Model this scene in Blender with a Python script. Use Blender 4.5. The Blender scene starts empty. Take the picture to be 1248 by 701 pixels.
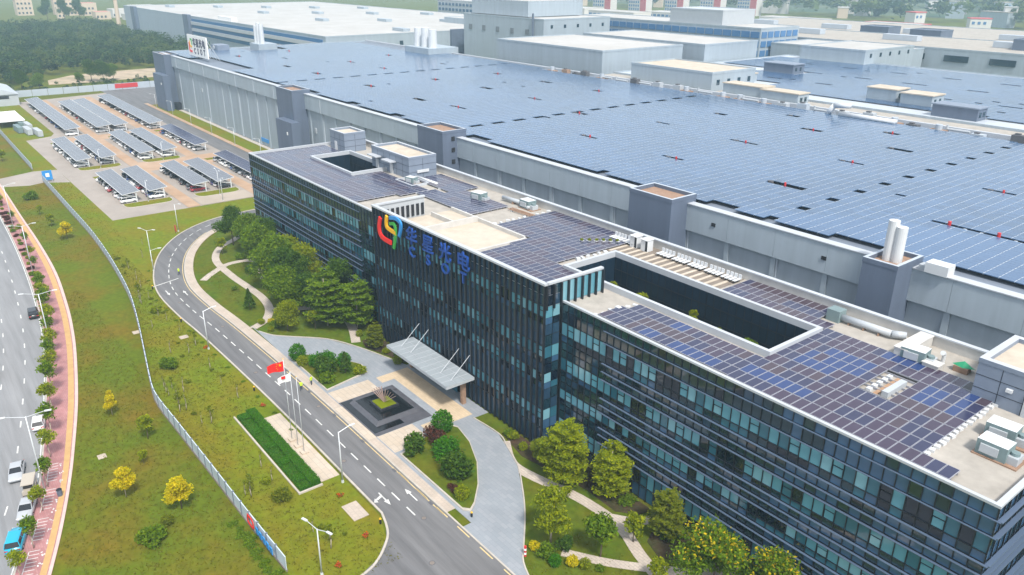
import bpy, bmesh, math, random
import numpy as np
from mathutils import Vector, Matrix

# ------------------------------------------------------------------ camera, sky, sun, exposure
scn = bpy.context.scene
col = scn.collection
cam = bpy.data.cameras.new('camera')
cam.sensor_width = 36.0
cam.lens = 27.546
cam.clip_start = 0.5
cam.clip_end = 12000
cam_ob = bpy.data.objects.new('camera', cam)
col.objects.link(cam_ob)
Rv = Vector((0.618597, 0.785678, 0.00688))
Uv = Vector((-0.301157, 0.229008, 0.925667))
Fv = Vector((-0.725701, 0.574687, -0.378276))
m = Matrix((Rv, Uv, -Fv)).transposed().to_4x4()
m.translation = (0, 0, 65)
cam_ob.matrix_world = m
scn.camera = cam_ob

SUN_ELEV, SUN_AZ = 54.0, -16.0          # azimuth measured from +X towards +Y (where the sun stands)
world = bpy.data.worlds.new('World')
scn.world = world
world.use_nodes = True
wn = world.node_tree
for n in list(wn.nodes): wn.nodes.remove(n)
sky = wn.nodes.new('ShaderNodeTexSky')
sky.sky_type = 'NISHITA'
sky.sun_disc = False
sky.sun_elevation = math.radians(SUN_ELEV)
sky.sun_rotation = math.radians(90 - SUN_AZ)
sky.air_density = 1.0
sky.dust_density = 3.0
sky.ozone_density = 1.0
hs = wn.nodes.new('ShaderNodeHueSaturation')
hs.inputs['Saturation'].default_value = 0.7
bg = wn.nodes.new('ShaderNodeBackground')
bg.inputs['Strength'].default_value = 0.125
wo = wn.nodes.new('ShaderNodeOutputWorld')
wn.links.new(sky.outputs[0], hs.inputs['Color'])
veil = wn.nodes.new('ShaderNodeMix')          # thin even cloud veil over the clear sky
veil.data_type = 'RGBA'
veil.inputs[0].default_value = 0.55
veil.inputs[7].default_value = (4.5, 4.8, 5.1, 1)
wn.links.new(hs.outputs[0], veil.inputs[6])
wn.links.new(veil.outputs[2], bg.inputs['Color'])
wn.links.new(bg.outputs[0], wo.inputs['Surface'])

sun = bpy.data.lights.new('sun', 'SUN')
sun.energy = 2.2
sun.angle = math.radians(8)
sun.color = (1.0, 0.95, 0.87)
sun_ob = bpy.data.objects.new('sun', sun)
col.objects.link(sun_ob)
e, a = math.radians(SUN_ELEV), math.radians(SUN_AZ)
sd = Vector((math.cos(e) * math.cos(a), math.cos(e) * math.sin(a), math.sin(e)))
sun_ob.rotation_euler = sd.to_track_quat('Z', 'Y').to_euler()
sun_ob.location = (-60, 20, 160)

vs = scn.view_settings
vs.view_transform = 'Standard'
vs.look = 'None'
vs.exposure = 1.0
vs.gamma = 1.0
vs.use_curve_mapping = False
scn.cycles.use_denoising = True
scn.cycles.max_bounces = 6
scn.cycles.diffuse_bounces = 2
scn.cycles.glossy_bounces = 3
scn.cycles.volume_bounces = 0
scn.cycles.transparent_max_bounces = 6
scn.cycles.caustics_reflective = False
scn.cycles.caustics_refractive = False

RND = random.Random(7)
PI = math.pi
sin, cos = math.sin, math.cos

# ------------------------------------------------------------------ materials
MATS = {}
def mat(name, c, rough=0.7, spec=0.5, metal=0.0, var=0.0, scale=1.0, c2=None, detail=4.0,
        bump=0.0, bscale=None, ior=None, vscale=None, island=None, wave=None, coat=0.0, emis=None, stretch=None, ramp=(0.35, 0.65)):
    """procedural material; var = brightness noise, c2 = second colour mixed in by noise,
    island = list of colours picked per loose piece, wave = (scale, axis, strength) fine ribs as bump"""
    M = bpy.data.materials.new(name)
    M.use_nodes = True
    nt = M.node_tree
    P = nt.nodes['Principled BSDF']
    P.inputs['Roughness'].default_value = rough
    P.inputs['Specular IOR Level'].default_value = spec
    P.inputs['Metallic'].default_value = metal
    if ior: P.inputs['IOR'].default_value = ior
    P.inputs['Coat Weight'].default_value = coat
    P.inputs['Base Color'].default_value = (*c, 1)
    src = None
    tc = nt.nodes.new('ShaderNodeNewGeometry')
    vec = tc.outputs['Position']
    if stretch:
        mp = nt.nodes.new('ShaderNodeMapping')
        mp.inputs['Scale'].default_value = stretch
        nt.links.new(vec, mp.inputs['Vector'])
        vec = mp.outputs[0]
    def noise(sc, det=detail):
        n = nt.nodes.new('ShaderNodeTexNoise')
        n.inputs['Scale'].default_value = sc
        n.inputs['Detail'].default_value = det
        n.inputs['Roughness'].default_value = 0.6
        nt.links.new(vec, n.inputs['Vector'])
        return n
    if island:
        rp = nt.nodes.new('ShaderNodeValToRGB')
        while len(rp.color_ramp.elements) < len(island): rp.color_ramp.elements.new(0.5)
        for i, cc in enumerate(island):
            rp.color_ramp.elements[i].position = i / max(1, len(island) - 1)
            rp.color_ramp.elements[i].color = (*cc, 1)
        nt.links.new(tc.outputs['Random Per Island'], rp.inputs[0])
        src = rp.outputs[0]
    if c2:
        n = noise(scale)
        rp = nt.nodes.new('ShaderNodeValToRGB')
        rp.color_ramp.elements[0].position = ramp[0]
        rp.color_ramp.elements[0].color = (*c, 1)
        rp.color_ramp.elements[1].position = ramp[1]
        rp.color_ramp.elements[1].color = (*c2, 1)
        nt.links.new(n.outputs['Fac'], rp.inputs[0])
        src = rp.outputs[0]
    if var:
        n = noise(vscale or (scale * 3.1 if c2 else scale), 6.0)
        mr = nt.nodes.new('ShaderNodeMapRange')
        mr.inputs['From Min'].default_value = 0.25
        mr.inputs['From Max'].default_value = 0.75
        mr.inputs['To Min'].default_value = 1 - var
        mr.inputs['To Max'].default_value = 1 + var
        nt.links.new(n.outputs['Fac'], mr.inputs['Value'])
        mx = nt.nodes.new('ShaderNodeVectorMath')
        mx.operation = 'SCALE'
        if src: nt.links.new(src, mx.inputs[0])
        else: mx.inputs[0].default_value = c
        nt.links.new(mr.outputs[0], mx.inputs['Scale'])
        src = mx.outputs[0]
    if src: nt.links.new(src, P.inputs['Base Color'])
    if bump or wave:
        b = nt.nodes.new('ShaderNodeBump')
        b.inputs['Strength'].default_value = wave[2] if wave else bump
        b.inputs['Distance'].default_value = 0.1
        if wave:
            w = nt.nodes.new('ShaderNodeTexWave')
            w.bands_direction = wave[1]
            w.inputs['Scale'].default_value = wave[0]
            nt.links.new(tc.outputs['Position'], w.inputs['Vector'])
            nt.links.new(w.outputs['Fac'], b.inputs['Height'])
        else:
            n = noise(bscale or scale * 4, 3.0)
            nt.links.new(n.outputs['Fac'], b.inputs['Height'])
        nt.links.new(b.outputs[0], P.inputs['Normal'])
    MATS[name] = M
    return M

def leafmat(name, cols, trans=0.42):
    M = mat(name, cols[0], rough=0.6, spec=0.12, island=cols)
    nt = M.node_tree
    P = nt.nodes['Principled BSDF']
    T = nt.nodes.new('ShaderNodeBsdfTranslucent')
    mx = nt.nodes.new('ShaderNodeMixShader')
    mx.inputs[0].default_value = trans
    nt.links.new(P.inputs['Base Color'].links[0].from_socket, T.inputs['Color'])
    nt.links.new(P.outputs[0], mx.inputs[1])
    nt.links.new(T.outputs[0], mx.inputs[2])
    nt.links.new(mx.outputs[0], nt.nodes['Material Output'].inputs['Surface'])
    return M

def brickmat(name, c1, c2, mortar, w, h, msize=0.02, rough=0.8, spec=0.3, off=0.5, var=0.15, nscale=0.3, axes='XY', rot=0.0):
    M = mat(name, c1, rough=rough, spec=spec)
    nt = M.node_tree
    P = nt.nodes['Principled BSDF']
    g = nt.nodes.new('ShaderNodeNewGeometry')
    mp = nt.nodes.new('ShaderNodeMapping')
    mp.inputs['Rotation'].default_value = (PI / 2 if axes == 'XZ' else 0, 0, rot)
    nt.links.new(g.outputs['Position'], mp.inputs['Vector'])
    b = nt.nodes.new('ShaderNodeTexBrick')
    b.offset = off
    b.inputs['Color1'].default_value = (*c1, 1)
    b.inputs['Color2'].default_value = (*c2, 1)
    b.inputs['Mortar'].default_value = (*mortar, 1)
    b.inputs['Scale'].default_value = 1.0
    b.inputs['Mortar Size'].default_value = msize
    b.inputs['Brick Width'].default_value = w
    b.inputs['Row Height'].default_value = h
    nt.links.new(mp.outputs[0], b.inputs['Vector'])
    n = nt.nodes.new('ShaderNodeTexNoise')
    n.inputs['Scale'].default_value = nscale
    n.inputs['Detail'].default_value = 6
    nt.links.new(g.outputs['Position'], n.inputs['Vector'])
    mr = nt.nodes.new('ShaderNodeMapRange')
    mr.inputs['From Min'].default_value = 0.25
    mr.inputs['From Max'].default_value = 0.75
    mr.inputs['To Min'].default_value = 1 - var
    mr.inputs['To Max'].default_value = 1 + var
    nt.links.new(n.outputs['Fac'], mr.inputs['Value'])
    mx = nt.nodes.new('ShaderNodeVectorMath')
    mx.operation = 'SCALE'
    nt.links.new(b.outputs['Color'], mx.inputs[0])
    nt.links.new(mr.outputs[0], mx.inputs['Scale'])
    nt.links.new(mx.outputs[0], P.inputs['Base Color'])
    return M

mat('asphalt', (0.128, 0.128, 0.135), 0.85, 0.3, c2=(0.166, 0.164, 0.167), scale=0.09, var=0.3, vscale=0.9, stretch=(0.07, 1, 1), bump=0.2, bscale=6)
mat('street_asphalt', (0.20, 0.205, 0.215), 0.85, 0.3, c2=(0.25, 0.252, 0.26), scale=0.07, var=0.24, vscale=0.8, stretch=(0.06, 1, 1), bump=0.2, bscale=6)
mat('marking', (0.62, 0.62, 0.60), 0.7, var=0.35, scale=1.3)
mat('yellow_line', (0.62, 0.47, 0.22), 0.7, var=0.25, scale=1.2)
mat('kerb', (0.45, 0.41, 0.36), 0.8, var=0.15, scale=0.8)
mat('lot_paving', (0.352, 0.296, 0.236), 0.85, 0.3, c2=(0.400, 0.343, 0.289), scale=0.04, var=0.12)
mat('lot_pale', (0.299, 0.262, 0.232), 0.85, 0.3, c2=(0.339, 0.299, 0.266), scale=0.05, var=0.12)
mat('lot_orange', (0.383, 0.248, 0.156), 0.85, 0.3, c2=(0.425, 0.304, 0.218), scale=0.08, var=0.14)
mat('ground', (0.108, 0.105, 0.010), 0.95, 0.1, c2=(0.092, 0.122, 0.010), scale=0.06, var=0.35, detail=8, vscale=0.9, bump=0.5, bscale=1.5)
mat('lawn', (0.164, 0.145, 0.010), 0.95, 0.1, c2=(0.124, 0.165, 0.008), scale=0.10, var=0.22, detail=9, vscale=0.9, bump=0.5, bscale=2.0, ramp=(0.38, 0.6))
mat('verge', (0.145, 0.106, 0.010), 0.95, 0.1, c2=(0.092, 0.126, 0.007), scale=0.075, var=0.26, detail=10, vscale=0.9, bump=0.5, bscale=1.7, ramp=(0.36, 0.58))
mat('garden_lawn', (0.106, 0.110, 0.008), 0.95, 0.1, c2=(0.066, 0.115, 0.007), scale=0.16, var=0.3, detail=9, vscale=0.9, bump=0.5, bscale=2.0)
mat('soil', (0.075, 0.042, 0.03), 0.95, 0.1, c2=(0.045, 0.05, 0.018), scale=0.5, var=0.3, bump=0.6, bscale=2.5)
mat('dirt', (0.46, 0.36, 0.27), 0.95, 0.1, c2=(0.32, 0.27, 0.18), scale=0.05, var=0.3, bump=0.5, bscale=0.4)
mat('plaza_grey', (0.36, 0.39, 0.42), 0.6, 0.4, c2=(0.42, 0.44, 0.46), scale=0.25, var=0.08)
brickmat('plaza_stone', (0.254, 0.280, 0.310), (0.292, 0.311, 0.341), (0.209, 0.227, 0.248), 1.2, 0.6, 0.015, 0.6, 0.4, var=0.06)
brickmat('plaza_beige', (0.52, 0.41, 0.28), (0.58, 0.46, 0.32), (0.42, 0.34, 0.25), 0.8, 0.4, 0.015, 0.65, 0.4, var=0.12)
brickmat('plaza_cream', (0.493, 0.410, 0.320), (0.527, 0.451, 0.368), (0.374, 0.320, 0.264), 1.6, 0.8, 0.03, 0.65, 0.4, var=0.1)
brickmat('sidewalk', (0.435, 0.368, 0.304), (0.476, 0.400, 0.335), (0.344, 0.296, 0.257), 0.6, 0.6, 0.02, 0.75, 0.35, var=0.14)
brickmat('path', (0.44, 0.38, 0.33), (0.50, 0.43, 0.37), (0.34, 0.30, 0.26), 0.8, 0.4, 0.03, 0.8, 0.3, var=0.16)
brickmat('pink_paving', (0.360, 0.160, 0.164), (0.403, 0.204, 0.202), (0.288, 0.163, 0.153), 0.5, 0.25, 0.02, 0.8, 0.3, var=0.22, nscale=0.5)
mat('pink_pale', (0.56, 0.42, 0.39), 0.8, 0.3, var=0.12, scale=0.8)
mat('tactile', (0.50, 0.31, 0.13), 0.75, var=0.14, scale=0.9)
mat('black_stone', (0.022, 0.024, 0.03), 0.18, 0.6, c2=(0.035, 0.038, 0.045), scale=0.8)
mat('slate_stone', (0.075, 0.078, 0.092), 0.3, 0.5, c2=(0.10, 0.10, 0.115), scale=0.8, var=0.1)
mat('pool_water', (0.006, 0.008, 0.01), 0.05, 0.6, bump=0.08, bscale=3)

mat('white_metal', (0.60, 0.62, 0.64), 0.45, var=0.05, scale=0.5)
mat('grey_metal', (0.42, 0.45, 0.48), 0.45, 0.5, var=0.06, scale=0.5)
mat('silver', (0.12, 0.17, 0.26), 0.4, 0.5, metal=0.3)
mat('dark_metal', (0.010, 0.013, 0.02), 0.45, 0.5)
mat('fac_upper', (0.352, 0.414, 0.469), 0.5, 0.4, var=0.10, scale=0.55, wave=(3.2, 'Z', 0.35), stretch=(1, 1, 0.12))
mat('fac_lower', (0.32, 0.37, 0.42), 0.55, 0.4, var=0.13, scale=0.5, wave=(2.0, 'X', 0.2), stretch=(1, 1, 0.08))
mat('fac_joint', (0.16, 0.18, 0.20), 0.7)
mat('fac_tower', (0.115, 0.145, 0.205), 0.5, 0.4, var=0.12, scale=0.5, wave=(2.5, 'Z', 0.2), stretch=(1, 1, 0.1))
mat('fac_tower_pale', (0.42, 0.47, 0.53), 0.5, 0.4, var=0.06, scale=0.2)
mat('roof_white', (0.419, 0.408, 0.387), 0.8, 0.3, c2=(0.471, 0.462, 0.449), scale=0.04, var=0.08)
mat('hall_deck', (0.17, 0.20, 0.25), 0.6, 0.4, var=0.1, scale=0.05)
mat('roof_metal', (0.46, 0.50, 0.55), 0.5, 0.4, var=0.1, scale=0.05)
mat('roof_concrete', (0.340, 0.315, 0.281), 0.85, 0.3, c2=(0.399, 0.370, 0.332), scale=0.22, var=0.16)
mat('roof_beige', (0.46, 0.40, 0.32), 0.85, 0.3, c2=(0.52, 0.46, 0.385), scale=0.2, var=0.12)
mat('parapet', (0.450, 0.477, 0.513), 0.5, 0.4, var=0.06, scale=0.4)
mat('parapet_rough', (0.52, 0.51, 0.49), 0.8, 0.3, var=0.14, scale=0.5)
mat('box_clad', (0.20, 0.24, 0.31), 0.45, 0.4, var=0.07, scale=0.3)
mat('glass_dark', (0.004, 0.011, 0.024), 0.04, 0.5, ior=1.8)
mat('glass_spandrel', (0.010, 0.034, 0.052), 0.05, 0.5, ior=1.8)
mat('glass_blue', (0.04, 0.10, 0.19), 0.05, 0.5, ior=1.8)
mat('glass_slate', (0.022, 0.055, 0.10), 0.05, 0.5, ior=1.9)
mat('glass_green', (0.012, 0.038, 0.036), 0.05, 0.5, ior=1.8)
mat('glass_blind', (0.10, 0.285, 0.365), 0.06, 0.5, ior=1.6)
mat('glass_pale', (0.18, 0.38, 0.46), 0.07, 0.5, ior=1.6)
mat('glass_teal', (0.03, 0.125, 0.18), 0.06, 0.5, ior=1.7)
mat('court_glass', (0.008, 0.022, 0.042), 0.35, 0.3, var=0.2, scale=0.3)
mat('interior', (0.012, 0.014, 0.018), 0.8)
mat('pv_frame', (0.34, 0.35, 0.40), 0.4, 0.5, metal=0.2)
mat('pv_indigo', (0.030, 0.032, 0.075), 0.16, 0.5, var=0.12, scale=0.4)
mat('pv_purple', (0.048, 0.034, 0.062), 0.18, 0.5, var=0.12, scale=0.4)
mat('pv_brown', (0.058, 0.040, 0.055), 0.2, 0.5, var=0.12, scale=0.4)
mat('pv_blue', (0.022, 0.045, 0.145), 0.16, 0.5, var=0.12, scale=0.4)
mat('pv_black', (0.006, 0.006, 0.012), 0.16, 0.4)
mat('pv_field', (0.03, 0.06, 0.15), 0.2, 0.7, ior=1.7, var=0.22, vscale=0.03, island=[(0.030, 0.074, 0.155), (0.052, 0.115, 0.23), (0.040, 0.094, 0.19), (0.048, 0.098, 0.18)])
mat('pv_carport', (0.14, 0.145, 0.165), 0.25, 0.7, ior=1.6, var=0.1, scale=0.2)
mat('void', (0.012, 0.013, 0.018), 0.8)
mat('red', (0.55, 0.035, 0.04), 0.5)
mat('sign_red', (0.78, 0.02, 0.02), 0.4)
mat('sign_yellow', (0.85, 0.45, 0.01), 0.4)
mat('sign_green', (0.05, 0.36, 0.06), 0.4)
mat('sign_blue', (0.03, 0.25, 0.62), 0.4)
mat('sign_navy', (0.006, 0.06, 0.31), 0.4)
mat('sign_ink', (0.05, 0.05, 0.10), 0.5)
mat('banner_white', (0.82, 0.82, 0.82), 0.5)
mat('fence_panel', (0.50, 0.57, 0.63), 0.5, 0.4, var=0.12, scale=0.5)
mat('fence_post', (0.16, 0.19, 0.24), 0.5)
mat('fence_base', (0.20, 0.17, 0.15), 0.85, var=0.2, scale=0.6)
mat('pole', (0.60, 0.63, 0.66), 0.4, metal=0.2)
mat('bark', (0.12, 0.085, 0.06), 0.9, var=0.25, scale=4)
mat('bark_pale', (0.33, 0.28, 0.22), 0.9, var=0.2, scale=4)
mat('tyre', (0.015, 0.015, 0.016), 0.8)
mat('rim', (0.35, 0.36, 0.38), 0.35, metal=0.7)
mat('car_glass', (0.012, 0.015, 0.02), 0.05, 0.7)
for nm, c in {'white': (0.74, 0.75, 0.76), 'silver': (0.40, 0.42, 0.45), 'black': (0.012, 0.013, 0.016), 'red': (0.32, 0.018, 0.03),
              'blue': (0.02, 0.06, 0.22), 'turquoise': (0.0, 0.36, 0.55), 'grey': (0.12, 0.13, 0.14), 'beige': (0.45, 0.40, 0.33)}.items():
    mat('paint_' + nm, c, 0.3, 0.5, coat=0.6)
mat('lamp_red', (0.45, 0.01, 0.01), 0.3)
mat('lamp_clear', (0.7, 0.72, 0.74), 0.15)
mat('deck_wood', (0.20, 0.165, 0.135), 0.75, var=0.2, scale=0.8)
mat('wood', (0.36, 0.22, 0.13), 0.7, var=0.2, scale=1.5)
mat('rust', (0.30, 0.19, 0.13), 0.8, var=0.3, scale=1.2)
mat('teal_unit', (0.17, 0.235, 0.245), 0.6, var=0.1, scale=1)
mat('green_plastic', (0.015, 0.26, 0.12), 0.5)
mat('skin', (0.45, 0.28, 0.2), 0.6)
mat('vest', (0.55, 0.75, 0.03), 0.7)
mat('trousers', (0.03, 0.04, 0.07), 0.8)
mat('sculpture', (0.42, 0.30, 0.26), 0.35, metal=0.3)
leafmat('leaf_mid', [(0.073, 0.143, 0.007), (0.131, 0.225, 0.008), (0.218, 0.307, 0.011)], 0.42)
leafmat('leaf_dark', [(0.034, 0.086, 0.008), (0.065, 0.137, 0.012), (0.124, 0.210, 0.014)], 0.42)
leafmat('leaf_fresh', [(0.144, 0.200, 0.005), (0.237, 0.296, 0.007), (0.375, 0.404, 0.008)], 0.45)
leafmat('leaf_yellow', [(0.378, 0.365, 0.008), (0.630, 0.540, 0.008), (0.868, 0.675, 0.010)], 0.45)
leafmat('leaf_olive', [(0.102, 0.145, 0.008), (0.168, 0.208, 0.010), (0.240, 0.252, 0.012)], 0.42)
leafmat('leaf_red', [(0.09, 0.028, 0.020), (0.14, 0.05, 0.03), (0.06, 0.04, 0.02)])
leafmat('leaf_hedge', [(0.035, 0.147, 0.005), (0.055, 0.210, 0.006), (0.100, 0.263, 0.008)], 0.42)
leafmat('leaf_wood', [(0.028, 0.070, 0.022), (0.050, 0.105, 0.026), (0.095, 0.150, 0.034)])
leafmat('leaf_wood_pale', [(0.075, 0.125, 0.034), (0.11, 0.16, 0.04), (0.15, 0.18, 0.05)])
leafmat('leaf_wood_dark', [(0.018, 0.05, 0.02), (0.032, 0.07, 0.024), (0.05, 0.095, 0.03)])
leafmat('petals_yellow', [(0.62, 0.46, 0.01), (0.75, 0.58, 0.02)])
leafmat('petals_red', [(0.6, 0.02, 0.015), (0.75, 0.2, 0.01), (0.5, 0.02, 0.12)])
leafmat('grass_blade', [(0.115, 0.125, 0.010), (0.15, 0.155, 0.012), (0.19, 0.17, 0.02)])

# ------------------------------------------------------------------ mesh helpers
class MB:
    def __init__(s): s.v, s.f, s.m, s.names = [], [], [], []
    def mi(s, name):
        if name not in s.names: s.names.append(name)
        return s.names.index(name)
    def add(s, vs, fs, m):
        k = len(s.v); i = s.mi(m)
        s.v.extend(vs)
        for f in fs:
            s.f.append([q + k for q in f]); s.m.append(i)
        return s
    def box(s, x0, x1, y0, y1, z0, z1, m, top=None, skip=''):
        v = [(x0, y0, z0), (x1, y0, z0), (x1, y1, z0), (x0, y1, z0), (x0, y0, z1), (x1, y0, z1), (x1, y1, z1), (x0, y1, z1)]
        F = {'b': (3, 2, 1, 0), 't': (4, 5, 6, 7), 'f': (0, 1, 5, 4), 'r': (1, 2, 6, 5), 'k': (2, 3, 7, 6), 'l': (3, 0, 4, 7)}
        s.add(v, [F[c] for c in 'btfrkl' if c not in skip and not (c == 't' and top)], m)
        if top: s.add(v, [F['t']], top)
        return s
    def prism(s, poly, z0, z1, m, top=None):
        n = len(poly)
        ar = sum(poly[i][0] * poly[(i + 1) % n][1] - poly[(i + 1) % n][0] * poly[i][1] for i in range(n))
        if ar < 0: poly = poly[::-1]
        v = [(x, y, z0) for x, y in poly] + [(x, y, z1) for x, y in poly]
        s.add(v, [[i, (i + 1) % n, (i + 1) % n + n, i + n] for i in range(n)], m)
        s.add(v, [list(range(n, 2 * n))], top or m)
        return s
    def tube(s, p0, p1, r0, r1=None, m='', n=8, caps=True):
        r1 = r0 if r1 is None else r1
        p0, p1 = Vector(p0), Vector(p1)
        d = (p1 - p0).normalized()
        a = d.orthogonal().normalized(); b = d.cross(a)
        v = []
        for p, r in ((p0, r0), (p1, r1)):
            for i in range(n):
                t = 2 * PI * i / n
                v.append(tuple(p + a * (r * cos(t)) + b * (r * sin(t))))
        f = [[i, (i + 1) % n, (i + 1) % n + n, i + n] for i in range(n)]
        if caps: f += [list(range(n))[::-1], list(range(n, 2 * n))]
        return s.add(v, f, m)
    def bar(s, p0, p1, w, h, m):
        p0, p1 = Vector(p0), Vector(p1)
        d = (p1 - p0).normalized()
        up = Vector((0, 0, 1)) if abs(d.z) < 0.95 else Vector((1, 0, 0))
        a = d.cross(up).normalized() * (w / 2); b = a.cross(d).normalized() * (h / 2)
        v = [tuple(p + i * a + j * b) for p in (p0, p1) for i, j in ((-1, -1), (1, -1), (1, 1), (-1, 1))]
        return s.add(v, [(0, 1, 2, 3), (7, 6, 5, 4), (0, 4, 5, 1), (1, 5, 6, 2), (2, 6, 7, 3), (3, 7, 4, 0)], m)
    def mesh(s, name, smooth=False):
        me = bpy.data.meshes.new(name)
        me.from_pydata(s.v, [], s.f)
        for n in s.names: me.materials.append(MATS[n])
        me.polygons.foreach_set('material_index', s.m)
        if smooth: me.polygons.foreach_set('use_smooth', [True] * len(s.f))
        me.update()
        return me
    def build(s, name, parent=None, smooth=False, loc=None):
        return link(name, s.mesh(name, smooth), parent, loc)

def link(name, me, parent=None, loc=None, rz=0.0, sc=None):
    o = bpy.data.objects.new(name, me)
    col.objects.link(o)
    if parent is not None: o.parent = parent
    if loc is not None: o.location = loc
    if rz: o.rotation_euler.z = rz
    if sc is not None: o.scale = sc if hasattr(sc, '__len__') else (sc, sc, sc)
    return o
def tag(o, label, cat, group=None):
    o['label'] = label; o['category'] = cat
    if group: o['group'] = group
    return o
def thing(name, label, cat, loc=(0, 0, 0), rz=0.0, group=None, sc=None):
    return tag(link(name, None, None, loc, rz, sc), label, cat, group)
def struct(o): o['kind'] = 'structure'; return o
def stuff(o): o['kind'] = 'stuff'; return o
ORD = ['first', 'second', 'third', 'fourth', 'fifth', 'sixth', 'seventh', 'eighth', 'ninth', 'tenth', 'eleventh', 'twelfth', 'thirteenth',
       'fourteenth', 'fifteenth', 'sixteenth', 'seventeenth', 'eighteenth', 'nineteenth', 'twentieth']
TENS = ['', '', 'twenty', 'thirty', 'forty', 'fifty', 'sixty', 'seventy', 'eighty', 'ninety']
def nth(i):                      # 0 -> first
    if i < 20: return ORD[i]
    t, u = divmod(i + 1, 10)
    if u == 0: return TENS[t][:-1] + 'ieth'
    return TENS[t] + '-' + ORD[u - 1]

def smooth_line(pts, n=6):
    out = []
    P = [pts[0]] + list(pts) + [pts[-1]]
    for i in range(1, len(P) - 2):
        p0, p1, p2, p3 = [np.array(q, float) for q in P[i - 1:i + 3]]
        for k in range(n):
            t = k / n
            out.append(tuple(0.5 * ((2 * p1) + (-p0 + p2) * t + (2 * p0 - 5 * p1 + 4 * p2 - p3) * t * t + (-p0 + 3 * p1 - 3 * p2 + p3) * t ** 3)))
    out.append(tuple(pts[-1]))
    return out
def offset(line, d):             # to the left of the direction of travel
    L = np.array(line, float)
    t = np.gradient(L, axis=0)
    t /= np.linalg.norm(t, axis=1)[:, None]
    nrm = np.stack([-t[:, 1], t[:, 0]], 1)
    return [tuple(q) for q in L + nrm * d]
def ribbon(mb, a, b, z, m, z0=None):
    """strip between two lines of equal length; z0: gives it thickness with side faces"""
    n = len(a)
    v = [(x, y, z) for x, y in a] + [(x, y, z) for x, y in b]
    mb.add(v, [[i + n, i, i + 1, i + 1 + n] if True else 0 for i in range(n - 1)], m)
    if z0 is not None:
        for L, flip in ((a, 0), (b, 1)):
            v = [(x, y, z0) for x, y in L] + [(x, y, z) for x, y in L]
            mb.add(v, [([i, i + n, i + 1 + n, i + 1] if flip else [i, i + 1, i + 1 + n, i + n]) for i in range(n - 1)], m)
        for k in (0, n - 1):
            mb.add([(*a[k], z0), (*b[k], z0), (*b[k], z), (*a[k], z)], [(0, 1, 2, 3)], m)
    return mb
def arclen(line):
    L = np.array(line, float)
    return np.concatenate([[0], np.cumsum(np.linalg.norm(np.diff(L, axis=0), axis=1))])
def at_len(line, s, acc=None):
    acc = arclen(line) if acc is None else acc
    L = np.array(line, float)
    i = int(np.clip(np.searchsorted(acc, s) - 1, 0, len(L) - 2))
    t = (s - acc[i]) / max(1e-9, acc[i + 1] - acc[i])
    p = L[i] + (L[i + 1] - L[i]) * t
    d = (L[i + 1] - L[i]) / np.linalg.norm(L[i + 1] - L[i])
    return p, d
def dashes(mb, line, s0, s1, on, off, w, z, m):
    acc = arclen(line); s = s0
    while s + on < min(s1, acc[-1]):
        p, d = at_len(line, s, acc); q, d2 = at_len(line, s + on, acc)
        nn = np.array([-d[1], d[0]]) * w / 2
        mb.add([(*(p - nn), z), (*(q - nn), z), (*(q + nn), z), (*(p + nn), z)], [(0, 1, 2, 3)], m)
        s += on + off
    return mb
def quads_mesh(name, V, mats, midx=None):
    """V: (n,4,3) array of loose quads -> mesh"""
    n = len(V)
    me = bpy.data.meshes.new(name)
    me.vertices.add(n * 4); me.loops.add(n * 4); me.polygons.add(n)
    me.vertices.foreach_set('co', np.ascontiguousarray(V, dtype=np.float32).ravel())
    me.loops.foreach_set('vertex_index', np.arange(n * 4, dtype=np.int32))
    me.polygons.foreach_set('loop_start', np.arange(0, n * 4, 4, dtype=np.int32))
    me.polygons.foreach_set('loop_total', np.full(n, 4, dtype=np.int32))
    for q in mats: me.materials.append(MATS[q])
    if midx is not None: me.polygons.foreach_set('material_index', np.asarray(midx, dtype=np.int32))
    me.polygons.foreach_set('use_smooth', np.zeros(len(me.polygons), dtype=bool))
    me.update(calc_edges=True)
    return me
def boxes_mesh(name, B, mats, midx=None):
    """B: (n,8,3) corners (bottom ring, top ring) -> one mesh of boxes without undersides; verts shared so each box is one island"""
    n = len(B)
    F = np.array([[4, 5, 6, 7], [0, 1, 5, 4], [1, 2, 6, 5], [2, 3, 7, 6], [3, 0, 4, 7]])
    idx = (np.arange(n)[:, None, None] * 8 + F[None]).reshape(-1)
    me = bpy.data.meshes.new(name)
    me.vertices.add(n * 8); me.loops.add(n * 20); me.polygons.add(n * 5)
    me.vertices.foreach_set('co', np.ascontiguousarray(B, dtype=np.float32).ravel())
    me.loops.foreach_set('vertex_index', idx.astype(np.int32))
    me.polygons.foreach_set('loop_start', np.arange(0, n * 20, 4, dtype=np.int32))
    me.polygons.foreach_set('loop_total', np.full(n * 5, 4, dtype=np.int32))
    for q in mats: me.materials.append(MATS[q])
    if midx is not None: me.polygons.foreach_set('material_index', np.repeat(np.asarray(midx, dtype=np.int32), 5))
    me.polygons.foreach_set('use_smooth', np.zeros(len(me.polygons), dtype=bool))
    me.update(calc_edges=True)
    return me

# ================================================================== THE SETTING
GZ = -0.02
struct(MB().add([(-5200, -900, GZ), (700, -900, GZ), (700, 5200, GZ), (-5200, 5200, GZ)], [(0, 1, 2, 3)], 'ground').build('ground'))

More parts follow.
